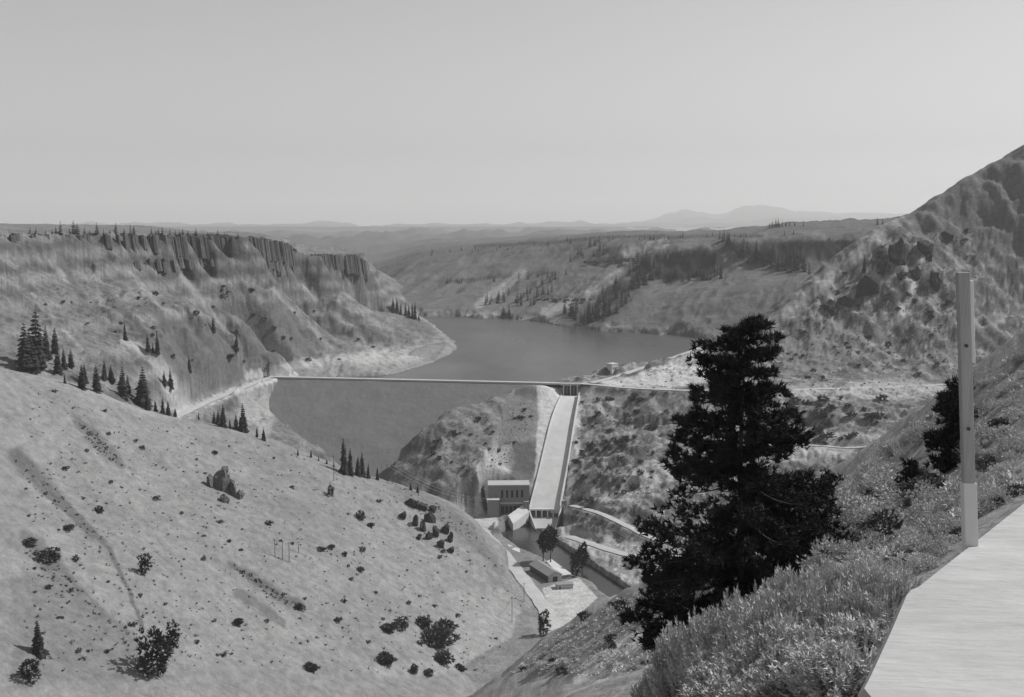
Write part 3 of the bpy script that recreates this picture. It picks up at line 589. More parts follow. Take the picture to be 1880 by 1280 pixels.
# sloping tailrace wall, quay and river slab
def slab(name, pix, thick, mat, **kw):
    top = [P(*q) if q[2] > 0 else Pz(q[0], q[1], q[2]) for q in pix]; c = sum(top, Vector())/len(top); m = MB()
    m.loft([[q-c-Vector((0,0,thick)) for q in top], [q-c for q in top]]); return tag(m.build(name, mat, None, c), **kw)
slab('tailrace_wall', [(933,946,1366),(942,962,1350),(971,939,1378),(961,926,1386)], 11, M['concrete'], label='tilted pale concrete slab wall between powerhouse and spillway bucket', cat='wall')
slab('river_slab', [(1003,1031,-359.4),(1012,1026,-359.4),(1050,1054,-359.4),(1030,1058,-359.4)], 5, M['concrete'], label='pale paved slab on the river bank beside the long shed', cat='slab')
slab('river_slab', [(925,1002,-360),(932,999,-360),(985,1020,-360),(975,1023,-360)], 6, M['concrete'], label='narrow pale slab at the near edge of the dark pool', cat='slab')
# long shed and small hut
hb = Pz(1004, 1058, -360)
hs = empty('long_shed', hb, math.radians(24), label='long grey gable roofed shed between the valley road and the river', cat='building')
m = MB(); m.loft([[(-7.5,y,-1),(7.5,y,-1),(7.5,y,6.5),(0,y,10),(-7.5,y,6.5)] for y in (-19, 25)]); m.build('wall', M['steel'], hs)  # deep shade of the long side put into the dark wall colour
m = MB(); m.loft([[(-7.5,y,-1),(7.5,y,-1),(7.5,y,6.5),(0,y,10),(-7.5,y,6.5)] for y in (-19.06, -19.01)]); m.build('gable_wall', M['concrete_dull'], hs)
m = MB(); m.loft([[(-8.3,y,6.15),(0,y,10.05),(8.3,y,6.15),(8.3,y,6.55),(0,y,10.5),(-8.3,y,6.55)] for y in (-19.8, 25.8)]); m.build('roof', M['roof'], hs)
m = MB(); m.box(-2.6, 2.6, -19.2, -19.08, -.5, 5); m.build('door', M['dark'], hs)
for k in range(6):
    m = MB(); yy = -14+k*6.4; m.box(-7.62, -7.45, yy, yy+2.6, 2, 4.2); m.build('window', M['dark'], hs)
h2 = Pz(1036, 1079, -360.2); ht = empty('flat_hut', h2, math.radians(10), label='low pale flat roofed hut at the near end of the shed', cat='building')
m = MB(); m.box(-8, 8, -4, 4, -1, 4); m.build('wall', M['concrete_dull'], ht)
m = MB(); m.box(-8.5, 8.5, -4.5, 4.5, 4, 4.6); m.build('roof', M['roof'], ht)
m = MB(); m.box(-6, -4.4, -4.1, -3.95, 0, 2.6); m.build('door', M['dark'], ht)
# ------------------------------------------------------------------ viewpoint pad and marker post
pp = [Pz(x, y, -1.7) for x, y in ((1575,1262),(1588,1238),(1625,1160),(1655,1092),(1663,1082),(1676,1077),(1735,1031),(1775,1000),(1880,918))]
pp = [Vector((1.25,-1.5,-1.7)), Vector((1.32,2.2,-1.7))]+pp+[Vector((9,11,-1.7)), Vector((9,-1.5,-1.7))]
m = MB(); m.loft([[q-Vector((0,0,.7)) for q in pp], [q-Vector((0,0,.03)) for q in pp], [q+Vector((.02,-.01,0)) for q in pp]]); tag(m.build('pavement', M['pad']), kind='structure')
mb_ = Pz(1781, 1001, -1.7)
mp_ = empty('marker_post', mb_, label='slender grey plank post with pale foot at the corner of the pale pad', cat='post')
top = P(1767.5, 500, mb_.y); lean = (top.x-mb_.x)/(top.z-mb_.z); hh = top.z-mb_.z
def lbox(name, x0, x1, y0, y1, z0, z1, mat, bev=.004):
    m = MB(); m.hexa([(x+lean*z,y,z) for z in (z0, z1) for x, y in ((x0,y0),(x1,y0),(x1,y1),(x0,y1))]); return m.build(name, mat, mp_, bevel=bev)
lbox('post', -.029, .031, -.02, .025, .30, hh, M['wood'])
lbox('painted_foot', -.034, .036, -.024, .029, -.05, .335, M['white'])
zb = P(1780, 667, mb_.y).z-mb_.z; zt = P(1780, 515, mb_.y).z-mb_.z
for zz in (.62, 1.05):
    m = MB(); m.tube([(lean*zz,-.0202,zz),(lean*zz,-.027,zz)], .009, 8); m.build('bolt', M['steel'], mp_)
lbox('batten', .0315, .056, .0, .022, zb, zt, M['white'], .006)
# ------------------------------------------------------------------ plants
def blades(pts, out, n, Lr, Wr, spread, rg):
    pts = np.repeat(np.asarray(pts, float), n, 0); out = np.repeat(np.asarray(out, float), n, 0); N = len(pts)
    d = out+spread*rg.normal(size=(N, 3)); d /= np.linalg.norm(d, axis=1, keepdims=True)+1e-9
    s = np.cross(d, rg.normal(size=(N, 3))); s /= np.linalg.norm(s, axis=1, keepdims=True)+1e-9
    ln = rg.uniform(*Lr, N)[:,None]; wd = rg.uniform(*Wr, N)[:,None]
    v = np.stack([pts-s*wd*.5, pts+s*wd*.5, pts+d*ln], 1).reshape(-1, 3); f = np.arange(N*3).reshape(-1, 3); return v, f
def cone_crown(seed, base=.06, width=.17, power=.85, whorls=15, nb=8, droop=.35):
    rg = np.random.default_rng(seed); v = []; f = []
    for k in range(whorls):
        t = base+(1-base)*(k/(whorls-.2))**.92; r = width*((1-t)/(1-base))**power*rg.uniform(.8, 1.15)+.008; n = nb if k < whorls*.75 else nb-3
        a0 = rg.uniform(0, 6.28)
        for j in range(n):
            a = a0+6.283*j/n+rg.uniform(-.25, .25); rr = r*rg.uniform(.72, 1.15); ca_, sa = math.cos(a), math.sin(a); w = rr*.42+.008; dz = -droop*rr
            b = len(v); hh_ = t+rg.uniform(-.012, .012)
            v += [(0,0,hh_+.02),(ca_*rr*.55-sa*w,sa*rr*.55+ca_*w,hh_+dz*.75),(ca_*rr,sa*rr,hh_+dz+.012),(ca_*rr*.55+sa*w,sa*rr*.55-ca_*w,hh_+dz*.75),(ca_*rr*.6,sa*rr*.6,hh_+dz*.2+.045*(1-t)+.012)]
            f += [(b,b+1,b+4),(b+1,b+2,b+4),(b+2,b+3,b+4),(b+3,b,b+4),(b+1,b+3,b+2)]
    return np.array(v), np.array(f)
def clump_crown(seed, n, shape, bl=(.06,.13), bw=(.03,.06), k=5):
    rg = np.random.default_rng(seed); pts = []; out = []
    cl = [(rg.normal(size=3), rg.uniform(.5, 1)) for _ in range(14)]
    while len(pts) < n:
        d = rg.normal(size=3); d /= np.linalg.norm(d); lump = 1+.28*math.sin(3*d[0]+seed)+.22*math.sin(5*d[2]+2*d[1]+seed*2)
        r = rg.uniform(.55, 1)*lump; pts.append([d[0]*shape[0]*r, d[1]*shape[1]*r, shape[3]+d[2]*shape[2]*r]); out.append(d+[0,0,.5])
    return blades(pts, out, k, bl, bw, .7, rg)
def trunk(h, r0, r1=.006, n=6, bend=.01, seed=0):
    m = MB(); m.tube([(bend*math.sin(seed+i*1.3)*i/4, bend*math.cos(seed*2+i)*i/4, h*i/5-(.02 if i == 0 else 0)) for i in range(6)], [r0+(r1-r0)*i/5 for i in range(6)], n); return m
def mesh_from_mb(m, name, mat):
    me = bpy.data.meshes.new(name); me.from_pydata(m.v, [], m.f); me.materials.append(mat); return me
TR = []; CR = []; WH = []
for s_, (ba, wd, pw, wh, nb) in enumerate(((.05,.16,.9,16,8),(.07,.19,.8,14,8),(.04,.13,.75,17,7),(.1,.17,.65,13,8),(.06,.22,.95,15,9),(.05,.145,.6,16,7))):
    tm = trunk(.95, .016, .003, 5, .01, s_); v, f = cone_crown(50+s_, ba, wd, pw, wh, nb)
    TR.append(mesh_from_mb(tm, 'trunk', M['bark'])); CR.append(mesh_np('crown', v, f, [M['needle']]))
    tm = trunk(.9, .016, .004, 3, .0, s_); v2, f2 = cone_crown(80+s_, ba, wd, pw, 9, 6)
    tv = np.array(tm.v); tf = [q for q in tm.f if len(q) == 4]; tf = np.array([t for q in tf for t in ((q[0],q[1],q[2]),(q[0],q[2],q[3]))])
    WH.append(mesh_np('conifer', np.r_[v2, tv], np.r_[f2, tf+len(v2)], [M['needle'], M['bark']], [0]*len(f2)+[1]*len(tf)))
RT = []; RC = []                                        # rounder trees with a bare lower trunk or crown to the ground
for s_, (sh, n) in enumerate((((.17,.17,.30,.66), 170), ((.24,.24,.42,.5), 190), ((.3,.26,.46,.48), 220))):
    RT.append(mesh_from_mb(trunk(.85, .022, .006, 6, .02, s_), 'trunk', M['bark'])); v, f = clump_crown(20+s_, n, sh); RC.append(mesh_np('crown', v, f, [M['needle']]))
TK = []
for s_ in range(3):
    v, f = clump_crown(140+s_, 150, (.46,.44,.38,.34), (.12,.22), (.10,.18), 5); TK.append(mesh_np('thicket_bush', v, f, [M['leaf']]))
BU = []
for s_ in range(5):
    v, f = clump_crown(120+s_, 42, (.42,.4,.36,.34), (.16,.34), (.12,.24), 4); BU.append(mesh_np('bush', v, f, [M['leaf']]))
cnt = {}
def hgt(p, hpx): return hpx/F*(p.y*CP-p.z*SP)
def tree(name, px, py, hpx, label, group=None, var=None, dmin=0, dmax=1e9, rnd=False, parts=True, wide=1., cat='tree', dx=0):
    p = hit(px, py, dmin, dmax)
    if p is None: return None
    i = cnt[name] = cnt.get(name, 0)+1; h = hgt(p, hpx); r = random.random
    T_, C_ = (RT, RC) if rnd else (TR, CR); k = (var if var is not None else i*7+int(px)) % len(T_)
    sc = (h*wide*(.92+.2*r()), h*wide*(.92+.2*r()), h); p = p-Vector((0,0,h*.02))
    if not parts: o = link(name, WH[k % len(WH)], None, p, r()*6.28, sc)
    else:
        o = empty(name, p, r()*6.28); o.scale = sc; link('trunk', T_[k], o); link('crown', C_[k], o)
    o.rotation_euler.x = (r()-.5)*.06; o.rotation_euler.y = (r()-.5)*.06
    return tag(o, label, cat, group)
ORD = 'first second third fourth fifth sixth seventh eighth ninth tenth eleventh twelfth thirteenth fourteenth fifteenth sixteenth seventeenth eighteenth nineteenth twentieth'.split()
ORD += ['twenty-'+w for w in ORD[:9]]+['thirtieth']+['thirty-'+w for w in ORD[:9]]+['fortieth']+['forty-'+w for w in ORD[:9]]
def row(name, lst, fmt, group, **kw):
    for i, (x, y, h) in enumerate(sorted(lst)):
        size = 'tall ' if h > 50 else 'small ' if h < 22 else ''
        tree(name, x, y, h, fmt.format(o=ORD[i], s=size), group, **kw)
row('conifer', [(46,684,95),(56,682,80),(66,678,112),(74,676,66),(85,657,62),(101,642,48),(106,686,50),(118,677,40),(131,676,36),(119,704,20),(150,714,46),(156,702,38),(178,720,52),(192,697,40),(205,678,34),(225,730,60),(236,694,42),(262,744,76),(271,718,38),(286,742,24),(299,752,32),(309,752,28),(322,757,18)],
    '{o} {s}dark conifer from the left along the upper left hill', 'conifers along the upper edge of the left hill', dmin=560, dmax=1250, wide=1.3)
row('conifer', [(230,624,34),(272,647,36),(281,648,20),(290,650,42),(302,708,30),(314,714,40),(348,684,33),(392,613,33),(434,645,34)],
    '{o} {s}lone conifer from the left on the slope below the mesa', 'lone conifers on the mesa slope', dmin=1150, dmax=2200)
row('conifer', [(365,770,14),(393,778,26),(401,781,30),(409,784,46),(422,786,18),(434,790,32),(441,792,30),(447,793,56),(472,803,20),(484,809,26)],
    '{o} {s}conifer from the left below the dam access road', 'conifers at the left end of the dam', dmin=900, dmax=1650)
row('conifer', [(547,836,14),(571,840,15),(585,846,10),(600,852,10),(613,857,10),(632,869,68),(643,872,52),(657,874,38),(665,875,48),(676,878,30),(693,881,26),(754,900,14),(767,905,17)],
    '{o} {s}conifer from the left on the ridge in front of the dam', 'conifers on the ridge before the dam', dmin=900, dmax=1300, wide=1.25)
row('conifer', [(722,573,28),(729,574,30),(736,577,22),(745,580,26),(751,583,26),(757,585,30),(762,587,34),(769,589,12)],
    '{o} {s}dark conifer from the left at the tip of the mesa above the lake', 'conifers on the mesa tip', dmin=2100, dmax=3300)
row('conifer', [(55,429,14),(66,429,12),(84,429,8),(96,429,9),(103,429,14),(111,429,26),(128,429,13),(136,429,26),(142,429,22),(155,429,14),(165,429,8),(178,429,22),(190,429,11),(202,429,9),(213,429,21),(228,430,12),(240,430,20),(246,430,17),(278,431,15),(286,431,10),(291,431,13),(298,431,16),(312,432,15),(322,432,12),(330,432,10),(336,432,14),(345,432,10),(360,432,15),(381,433,8),(400,434,14),(412,434,11),(437,436,10)],
    '{o} {s}conifer from the left along the flat rim of the mesa', 'conifers on the mesa rim', dmin=1250, dmax=2300, parts=False, wide=1.35)
row('conifer', [(1413,418,10),(1418,418,14),(1424,417,17),(1429,417,18),(1436,416,13),(1443,416,11),(1450,416,10),(1459,415,9),(1475,415,8),(1611,413,15),(1620,412,12),(1523,440,8),(1440,432,9),(1457,430,10)],
    '{o} {s}conifer from the left on the bare rim of the right plateau', 'conifers on the right plateau rim', dmin=1900, dmax=5000, parts=False, wide=1.3)
tree('conifer', 1586, 500, 34, 'lone dark conifer standing on the rocky right canyon wall', None, 0, 1500, 2300)
tree('ponderosa_pine', 997, 1030, 58, 'left one of two bare trunked pines by the dark pool', 'pines by the river pool', 0, 900, 1400, True)
tree('ponderosa_pine', 1011, 1033, 68, 'taller right one of two bare trunked pines by the dark pool', 'pines by the river pool', 0, 900, 1400, True)
tree('ponderosa_pine', 1057, 1058, 50, 'left stem of the pines between shed and river', 'pines between shed and river', 1, 900, 1400, True, wide=.8)
tree('ponderosa_pine', 1069, 1056, 60, 'right stem of the pines between shed and river', 'pines between shed and river', 0, 900, 1400, True)
tree('bushy_tree', 998, 1167, 50, 'dense dark tree beside the near end of the valley road', None, 1, 800, 1300, True, wide=.9)
tree('bushy_tree', 290, 1240, 98, 'large black bushy tree near the bottom left corner of the grassy hill', None, 2, 400, 900, True)
tree('bushy_tree', 318, 1190, 52, 'smaller bushy tree behind the large black one low on the hill', None, 1, 400, 900, True)
tree('conifer', 72, 1200, 66, 'ragged dark conifer low on the left hill near the photo edge', None, 1, 400, 900, wide=1.3)
tree('bushy_tree', 55, 1248, 46, 'dark bushy tree in the bottom left corner', None, 2, 400, 900, True, wide=1.3)
tree('bushy_tree', 266, 1053, 40, 'lopsided dark tree alone on the grassy left hill beside a gully', None, 1, 500, 1000, True)
# forest strips across the lake
def strip_forest(n, pts, wid, hr, fmt, group, dmin=2000, dmax=4300, seed=0, lean=0):
    rg = random.Random(seed); ln = [math.dist(a[:2], b[:2]) for a, b in zip(pts[:-1], pts[1:])]
    for i in range(n):
        t = rg.random()*sum(ln); k = 0
        while k < len(ln)-1 and t > ln[k]: t -= ln[k]; k += 1
        a, b = pts[k], pts[k+1]; u = t/ln[k]; w = wid*rg.uniform(-1, 1)
        tree('conifer', a[0]+(b[0]-a[0])*u+w*rg.uniform(.5,1), a[1]+(b[1]-a[1])*u+w*.6, rg.uniform(*hr)*(1-.25*(a[1] < 470)), fmt, group, dmin=dmin, dmax=dmax, parts=False, wide=1.15)
strip_forest(88, [(1050,588),(1090,580),(1120,558),(1150,535),(1180,510),(1205,490)], 20, (18,32), 'dark conifer in the forest strip climbing from the lake to the shadowed cliff', 'forest strip below the shadowed cliff', seed=1)
strip_forest(60, [(1335,450),(1360,470),(1400,480),(1440,490),(1480,490)], 26, (22,36), 'dark conifer below the right shadowed cliff across the lake', 'forest below the right cliff', seed=2)
strip_forest(34, [(1215,515),(1260,512),(1310,508),(1330,500)], 10, (14,24), 'dark conifer at the foot of the middle cliff across the lake', 'trees at the foot of the middle cliff', seed=3)
strip_forest(34, [(925,590),(960,560),(1000,530),(1040,500),(1070,470),(1120,450)], 15, (14,24), 'grey conifer in the gully climbing the far canyon slope', 'trees in the far gully', seed=4)
strip_forest(24, [(790,468),(860,462),(930,456),(1000,450),(1060,443),(1130,439),(1200,435)], 5, (8,14), 'tiny conifer on the far canyon rim', 'trees on the far canyon rim', seed=5)
strip_forest(14, [(820,520),(900,516),(960,512),(1050,503)], 4, (8,14), 'small conifer along the dark ledge of the far slope', 'trees along the far ledge', seed=6)
strip_forest(10, [(890,560),(910,555),(940,545)], 6, (16,24), 'conifer in the small stand low on the far slope', 'stand low on the far slope', seed=7)
strip_forest(14, [(1180,440),(1240,436),(1310,434),(1380,436)], 4, (9,15), 'small conifer on the plateau edge above the middle cliff', 'trees above the middle cliff', seed=8)
# bushes
def bush(px, py, w, hpx, label, group=None, name='bush', dmin=0, dmax=1e9, mesh=None, cat='bush', mat=None, jit=.25):
    p = hit(px, py, dmin, dmax)
    if p is None: return None
    s = hgt(p, 1); me = mesh or BU[cnt.get(name, 0) % 5]; cnt[name] = cnt.get(name, 0)+1; r = random.random
    return tag(link(name, me, None, p-Vector((0,0,hpx*s*.08)), r()*6.28, (w*s, w*s*(.8+.4*r()), hpx*s)), label, cat, group)
for x, y, w, h, lab in [(572,1232,26,24,'round dark bush at the bottom edge left of centre'),(710,1217,32,28,'round dark bush below the shadowy thicket'),(735,1152,34,22,'right half of the dark thicket pair above the round bush'),(712,1160,26,22,'left half of the dark thicket pair above the round bush'),
 (778,1150,36,26,'upper left end of the large dark thicket'),(800,1185,62,52,'broad middle of the large dark thicket low on the hill'),(815,1160,40,30,'upper right part of the large dark thicket'),(812,1215,34,28,'lowest part of the large dark thicket'),(760,1235,16,22,'small upright bush right of the bottom centre'),(787,1238,20,14,'low bush beside the small upright one'),(845,1232,22,18,'faint bush right of the thicket near the valley bottom'),
 (437,1146,18,18,'small round bush between two gullies'),(183,940,18,14,'dark double bush beside the long gully'),(90,1027,44,24,'flat dark thicket left of the long gully'),(140,1029,14,14,'round bush right of the flat thicket'),(55,1000,26,18,'grey bush by the left edge above the thicket'),(663,953,20,20,'black pointed bush high on the hill'),(680,966,16,10,'low grey bush right of the black pointed one'),(608,1006,16,10,'small black bush below the outcrops'),(590,1010,20,9,'grey bush left of the small black one'),(662,1048,16,10,'oval dark bush in the middle of the slope'),(607,910,14,24,'tall grey bush on the upper slope'),(537,897,8,9,'tiny dark bush near the ridge'),(125,970,24,10,'low bush on the pale ground beside the gully'),(548,1118,18,14,'bush at the foot of the short dark gully'),(700,1220,9,9,'tiny bush touching the round one'),(423,655,18,7,'flat black bush on the mesa slope'),(410,545,14,9,'small black bush under the mesa cliff')]:
    bush(x, y, w, h, lab, dmin=400, dmax=2000, mesh=TK[int(x) % 3] if w > 15 else None)
rb = random.Random(11)
def scat(n, poly, wr, fmt, group, comp_, name='bush', dmin=0, dmax=1e9, mesh=None, flat=.75, seed=0, grow=None):
    rg = random.Random(seed); xs = [p[0] for p in poly]; ys = [p[1] for p in poly]; k = 0; tries = 0
    while k < n and tries < n*30:
        tries += 1; x, y = rg.uniform(min(xs), max(xs)), rg.uniform(min(ys), max(ys))
        if not bool(inside(poly, np.array([x]), np.array([y]))[0]): continue
        w = rg.uniform(*wr)*(grow(x, y) if grow else 1)*(.6+rg.random()**2*.8)
        if bush(x, y, w, w*flat*rg.uniform(.8, 1.2), fmt, group, name, dmin, dmax, mesh[rg.randrange(len(mesh))] if mesh else None): k += 1
hillB = [(45,700),(330,775),(490,815),(700,890),(820,940),(900,1000),(980,1110),(900,1235),(45,1235)]
scat(95, hillB, (7,12), 'small dark bush scattered over the pale grassy hillside', 'small bushes on the left hill', 1, dmin=400, dmax=1300, seed=21)
scat(70, [(1065,725),(1230,725),(1200,880),(1060,960),(1050,830)], (9,18), 'dark bush on the rough slope right of the spillway', 'bushes right of the spillway', 3, dmin=1100, dmax=1800, seed=22)
scat(60, [(1420,610),(1640,430),(1790,420),(1790,690),(1440,700)], (8,17), 'dark bush on the rocky right canyon wall', 'bushes on the right canyon wall', 3, dmin=1400, dmax=2200, seed=23)
scat(36, [(1440,730),(1700,730),(1600,800),(1450,830)], (12,24), 'dark bush on the cut bank below the right road', 'bushes below the right road', 3, dmin=1000, dmax=1800, seed=24)
scat(26, [(770,820),(950,730),(985,760),(930,860),(800,870)], (8,15), 'dark bush on the hill between dam and spillway', 'bushes on the spillway hill', 3, dmin=1200, dmax=1700, seed=25)
scat(40, [(60,560),(450,520),(650,600),(800,650),(500,670),(300,660)], (6,11), 'small dark bush on the slope below the mesa cliff', 'bushes on the mesa slope', 2, dmin=1100, dmax=2600, seed=26)
# rock outcrops
def rockmesh(seed, sub=3, mat='rock'):
    bm = bmesh.new(); bmesh.ops.create_icosphere(bm, subdivisions=sub, radius=.5); rg = np.random.default_rng(seed)
    dirs = rg.normal(size=(9, 3)); dirs[:,2] *= .6; dirs /= np.linalg.norm(dirs, axis=1, keepdims=True); off = rg.uniform(.15, .36, 9)
    for v in bm.verts:
        q = np.array(v.co); 
        for d, o in zip(dirs, off):
            e_ = q@d-o
            if e_ > 0: q = q-d*e_*.93
        q = q*(1+.10*rg.normal()); v.co = q
    me = bpy.data.meshes.new('rock_outcrop'); bm.to_mesh(me); bm.free(); me.materials.append(M[mat]); return me
RK = [rockmesh(s_) for s_ in range(5)]; RG = [rockmesh(s_+20, 3, 'rock_grey') for s_ in range(4)]
def rock(px, py, w, h, label, group=None, dmin=400, dmax=2300, lib=None):
    p = hit(px, py, dmin, dmax)
    if p is None: return
    s = hgt(p, 1); i = cnt['rk'] = cnt.get('rk', 0)+1
    tag(link('rock_outcrop', (lib or RK)[i % len(lib or RK)], None, p+Vector((0, h*s*.1, h*s*.16)), random.random()*6.28, (w*s*1.35, w*s*1.0, h*s*1.4)), label, 'rock', group)
for q in [(1588,538,54,40,'broad dark crag halfway up the right canyon wall'),(1660,480,44,52,'tallest dark crag near the top of the right canyon wall'),(1698,462,34,28,'dark crag right of the tallest one'),(1550,560,26,24,'pointed dark rock left of the broad crag'),(1524,572,32,18,'low dark rock at the foot of the crag row'),(1714,525,26,36,'pointed crag right of the pale dirt chute'),(1688,508,22,22,'small crag left of the pointed one by the dirt chute'),(1624,498,26,26,'grey crag below the tallest one'),(1736,440,20,22,'uppermost dark rock of the right wall'),(1706,478,16,14,'small rock between the two highest crags')]: rock(*q)
for q in [(410,900,38,42,'largest jagged grey rock of the outcrop on the upper left hill'),(386,893,22,26,'left rock of the grey outcrop on the upper hill'),(428,908,26,30,'right rock of the grey outcrop on the upper hill'),(440,916,18,20,'outermost right rock of the grey outcrop'),(413,868,20,14,'topmost rock of the grey outcrop'),(412,922,22,18,'lowest rock of the grey outcrop')]: rock(*q, lib=RG)
for x, y, w, h in [(755,928,18,14),(775,935,20,14),(740,952,12,16),(762,965,12,20),(778,975,12,22),(790,960,14,22),(800,985,12,22),(818,980,12,22),(808,1004,12,14),(826,996,12,22),(786,990,10,16),(770,990,10,10),(828,1014,11,12),(795,940,12,12)]:
    rock(x, y, w*1.25, h*1.15, 'dark jagged rock in the cluster on the shoulder of the left hill', 'rocks in the cluster on the hill shoulder')
# joined low scrub too small to count
def scrub(name, poly, n, hr, mat, dmin, dmax, seed, nb=5, wide=.7):
    rg = random.Random(seed); xs = [p[0] for p in poly]; ys = [p[1] for p in poly]; pts = []
    qx = np.array([rg.uniform(min(xs), max(xs)) for _ in range(n)]); qy = np.array([rg.uniform(min(ys), max(ys)) for _ in range(n)]); ok = inside(poly, qx, qy)
    for x, y in zip(qx[ok], qy[ok]):
        p = hit(x, y, dmin, dmax)
        if p is not None: pts.append(p)
    if not pts: return
    r_ = np.random.default_rng(seed); A_ = np.array([tuple(p) for p in pts]); s = r_.uniform(*hr, len(A_))[:,None]
    B_ = np.repeat(A_, 4, 0)+np.repeat(s, 4, 0)*wide*r_.normal(size=(len(A_)*4, 3))*[.5,.5,.12]; o_ = np.tile([0,0,.8], (len(B_), 1))
    v, f = blades(B_, o_, nb, (.55, 1.1), (.35, .7), .6, r_); s2 = np.repeat(np.repeat(s, 4*nb*3, 0), 1, 0); c_ = np.repeat(B_, nb*3, 0); v = c_+(v-c_)*s2
    tag(link(name, mesh_np(name, v, f, [mat])), kind='stuff')
scrub('dry_scrub', hillB, 1300, (.6,1.8), M['scrub'], 400, 1300, 31, 3)
scrub('slope_scrub', [(1065,725),(1800,720),(1800,420),(1640,430),(1420,610),(1100,715),(1200,900),(1100,1000),(1040,960)], 3000, (.9,2.6), M['scrub'], 1000, 2200, 32, 3)
scrub('hill_scrub', [(745,830),(950,720),(985,760),(930,870),(800,870)], 500, (.8,1.8), M['scrub'], 1200, 1700, 33, 3)
for i_, q in enumerate(([(20,838),(70,872),(125,925),(165,965),(200,1000),(215,1030),(240,1085),(268,1150),(258,1152),(230,1090),(205,1035),(160,985),(110,935),(50,890)], [(140,772),(175,798),(205,828),(228,858),(205,848),(170,820)], [(420,1035),(470,1060),(515,1090),(558,1114),(515,1106),(460,1075)], [(45,985),(90,1020),(130,1065),(230,1165),(190,1140),(110,1080),(60,1030)], [(710,880),(800,922),(860,965),(920,1050),(880,1020),(800,950)])):
    scrub('gully_scrub', q, 420, (.8,1.9), M['leaf'], 400, 1300, 60+i_, 3)
# near slope: brush
SB = []; SF = []
for s_ in range(4):
    v, f = clump_crown(160+s_, 150, (.5,.46,.4,.36), (.10,.24), (.03,.07), 7); SB.append(mesh_np('brush', v, f, [M['sage']])); v, f = clump_crown(190+s_, 420, (.5,.46,.4,.36), (.05,.12), (.016,.04), 6); SF.append(mesh_np('brush', v, f, [M['sage'] if s_ < 3 else M['leaf']]))
SD = []
for s_ in range(3):
    v, f = clump_crown(170+s_, 120, (.5,.46,.42,.38), (.12,.26), (.05,.10), 6); SD.append(mesh_np('brush', v, f, [M['leaf']]))
spur = [(930,1240),(1010,1172),(1190,1070),(1240,1045),(1300,1240)]
scat(95, spur, (15,24), 'low grey shrub on the near slope left of the black pine', 'shrubs on the slope left of the pine', 0, 'shrub', 0, 330, SB+SD[:1], .7, 41)
scat(200, [(1400,945),(1600,840),(1760,720),(1880,640),(1880,900),(1700,1060),(1640,1085),(1420,1090)], (40,66), 'bushy clump of mixed brush on the near slope right of the black pine', 'brush on the slope right of the pine', 0, 'brush_clump', 0, 330, SF+SF+SF[:2], .8, 42, grow=lambda x, y: .6+.8*max(0, (y-760)/250))
scrub('near_scrub', spur, 1600, (.25,.55), M['sage'], 60, 330, 43, 4, 1.5)
scrub('near_brush', [(1250,1050),(1440,920),(1600,840),(1760,720),(1880,640),(1880,900),(1700,1060),(1640,1240),(1200,1240)], 3000, (.2,.5), M['sage'], 45, 330, 44, 4, 1.5)
# foreground sagebrush
SG = []
for s_ in range(4):
    rg = np.random.default_rng(200+s_); n = 300; d = rg.normal(size=(n, 3)); d[:,2] = np.abs(d[:,2])*1.1+.25; d /= np.linalg.norm(d, axis=1, keepdims=True)
    lump = 1+.22*np.sin(4*d[:,0]+s_)+.2*np.sin(5*d[:,1]+2*s_); r_ = (rg.uniform(.45, 1, n)**.6)*lump; q = d*[.52,.52,.85]*r_[:,None]
    dd_ = d*.45+[0,0,.85]+.15*rg.normal(size=(n, 3)); q = np.repeat(q, 9, 0)+np.repeat(dd_, 9, 0)*np.tile(np.linspace(-.08, .14, 9), n)[:,None]; v, f = blades(q, np.repeat(dd_, 9, 0), 3, (.045,.105), (.017,.034), .55, rg); m = MB()
    for k in range(9): a = k*.7; m.tube([(0,0,-.05),(.12*math.cos(a),.12*math.sin(a),.2),(.33*math.cos(a),.33*math.sin(a),.55)], [.016,.011,.005], 4)
    tv = np.array(m.v); tf = np.array([t for q4 in m.f if len(q4) == 4 for t in ((q4[0],q4[1],q4[2]),(q4[0],q4[2],q4[3]))])
    SG.append(mesh_np('sagebrush', np.r_[v, tv], np.r_[f, tf+len(v)], [M['sage'], M['bark']], [0]*len(f)+[1]*len(tf)))
tops = [(1205,1228),(1240,1200),(1290,1166),(1335,1140),(1400,1106),(1450,1088),(1500,1086),(1560,1084),(1610,1086),(1645,1088),(1700,1120)]
rs = random.Random(5); k = 0
def sage(x, ytop, d):
    p = P(x, ytop, d); zg = zat(p.x, p.y); h = p.z-zg
    if h < .25: return
    h = min(h, 2.2); w = max(.75, min(1.5, h))*rs.uniform(.9, 1.15)
    tag(link('sagebrush', SG[rs.randrange(4)], None, (p.x, p.y, p.z-h), rs.random()*6.28, (w, w, h/.85)), 'pale bushy sagebrush in the foreground thicket under the black pine', 'bush', 'foreground sagebrush thicket')
for i in range(34):
    x = 1205+i*13.6; yt = np.interp(x, [t[0] for t in tops], [t[1] for t in tops]); sage(x, yt+rs.uniform(0, 10), float(np.interp(x, [1200,1300,1400,1660], [23,20,16,12.5])))
for yo, n, dd in ((45, 22, .86), (95, 18, .74), (140, 14, .64)):
    for i in range(n):
        x = rs.uniform(1260+yo*.3, 1620); yt = np.interp(x, [t[0] for t in tops], [t[1] for t in tops])+yo+rs.uniform(-12, 12); sage(x, yt, dd*float(np.interp(x, [1200,1300,1400,1660], [23,20,16,12.5])))
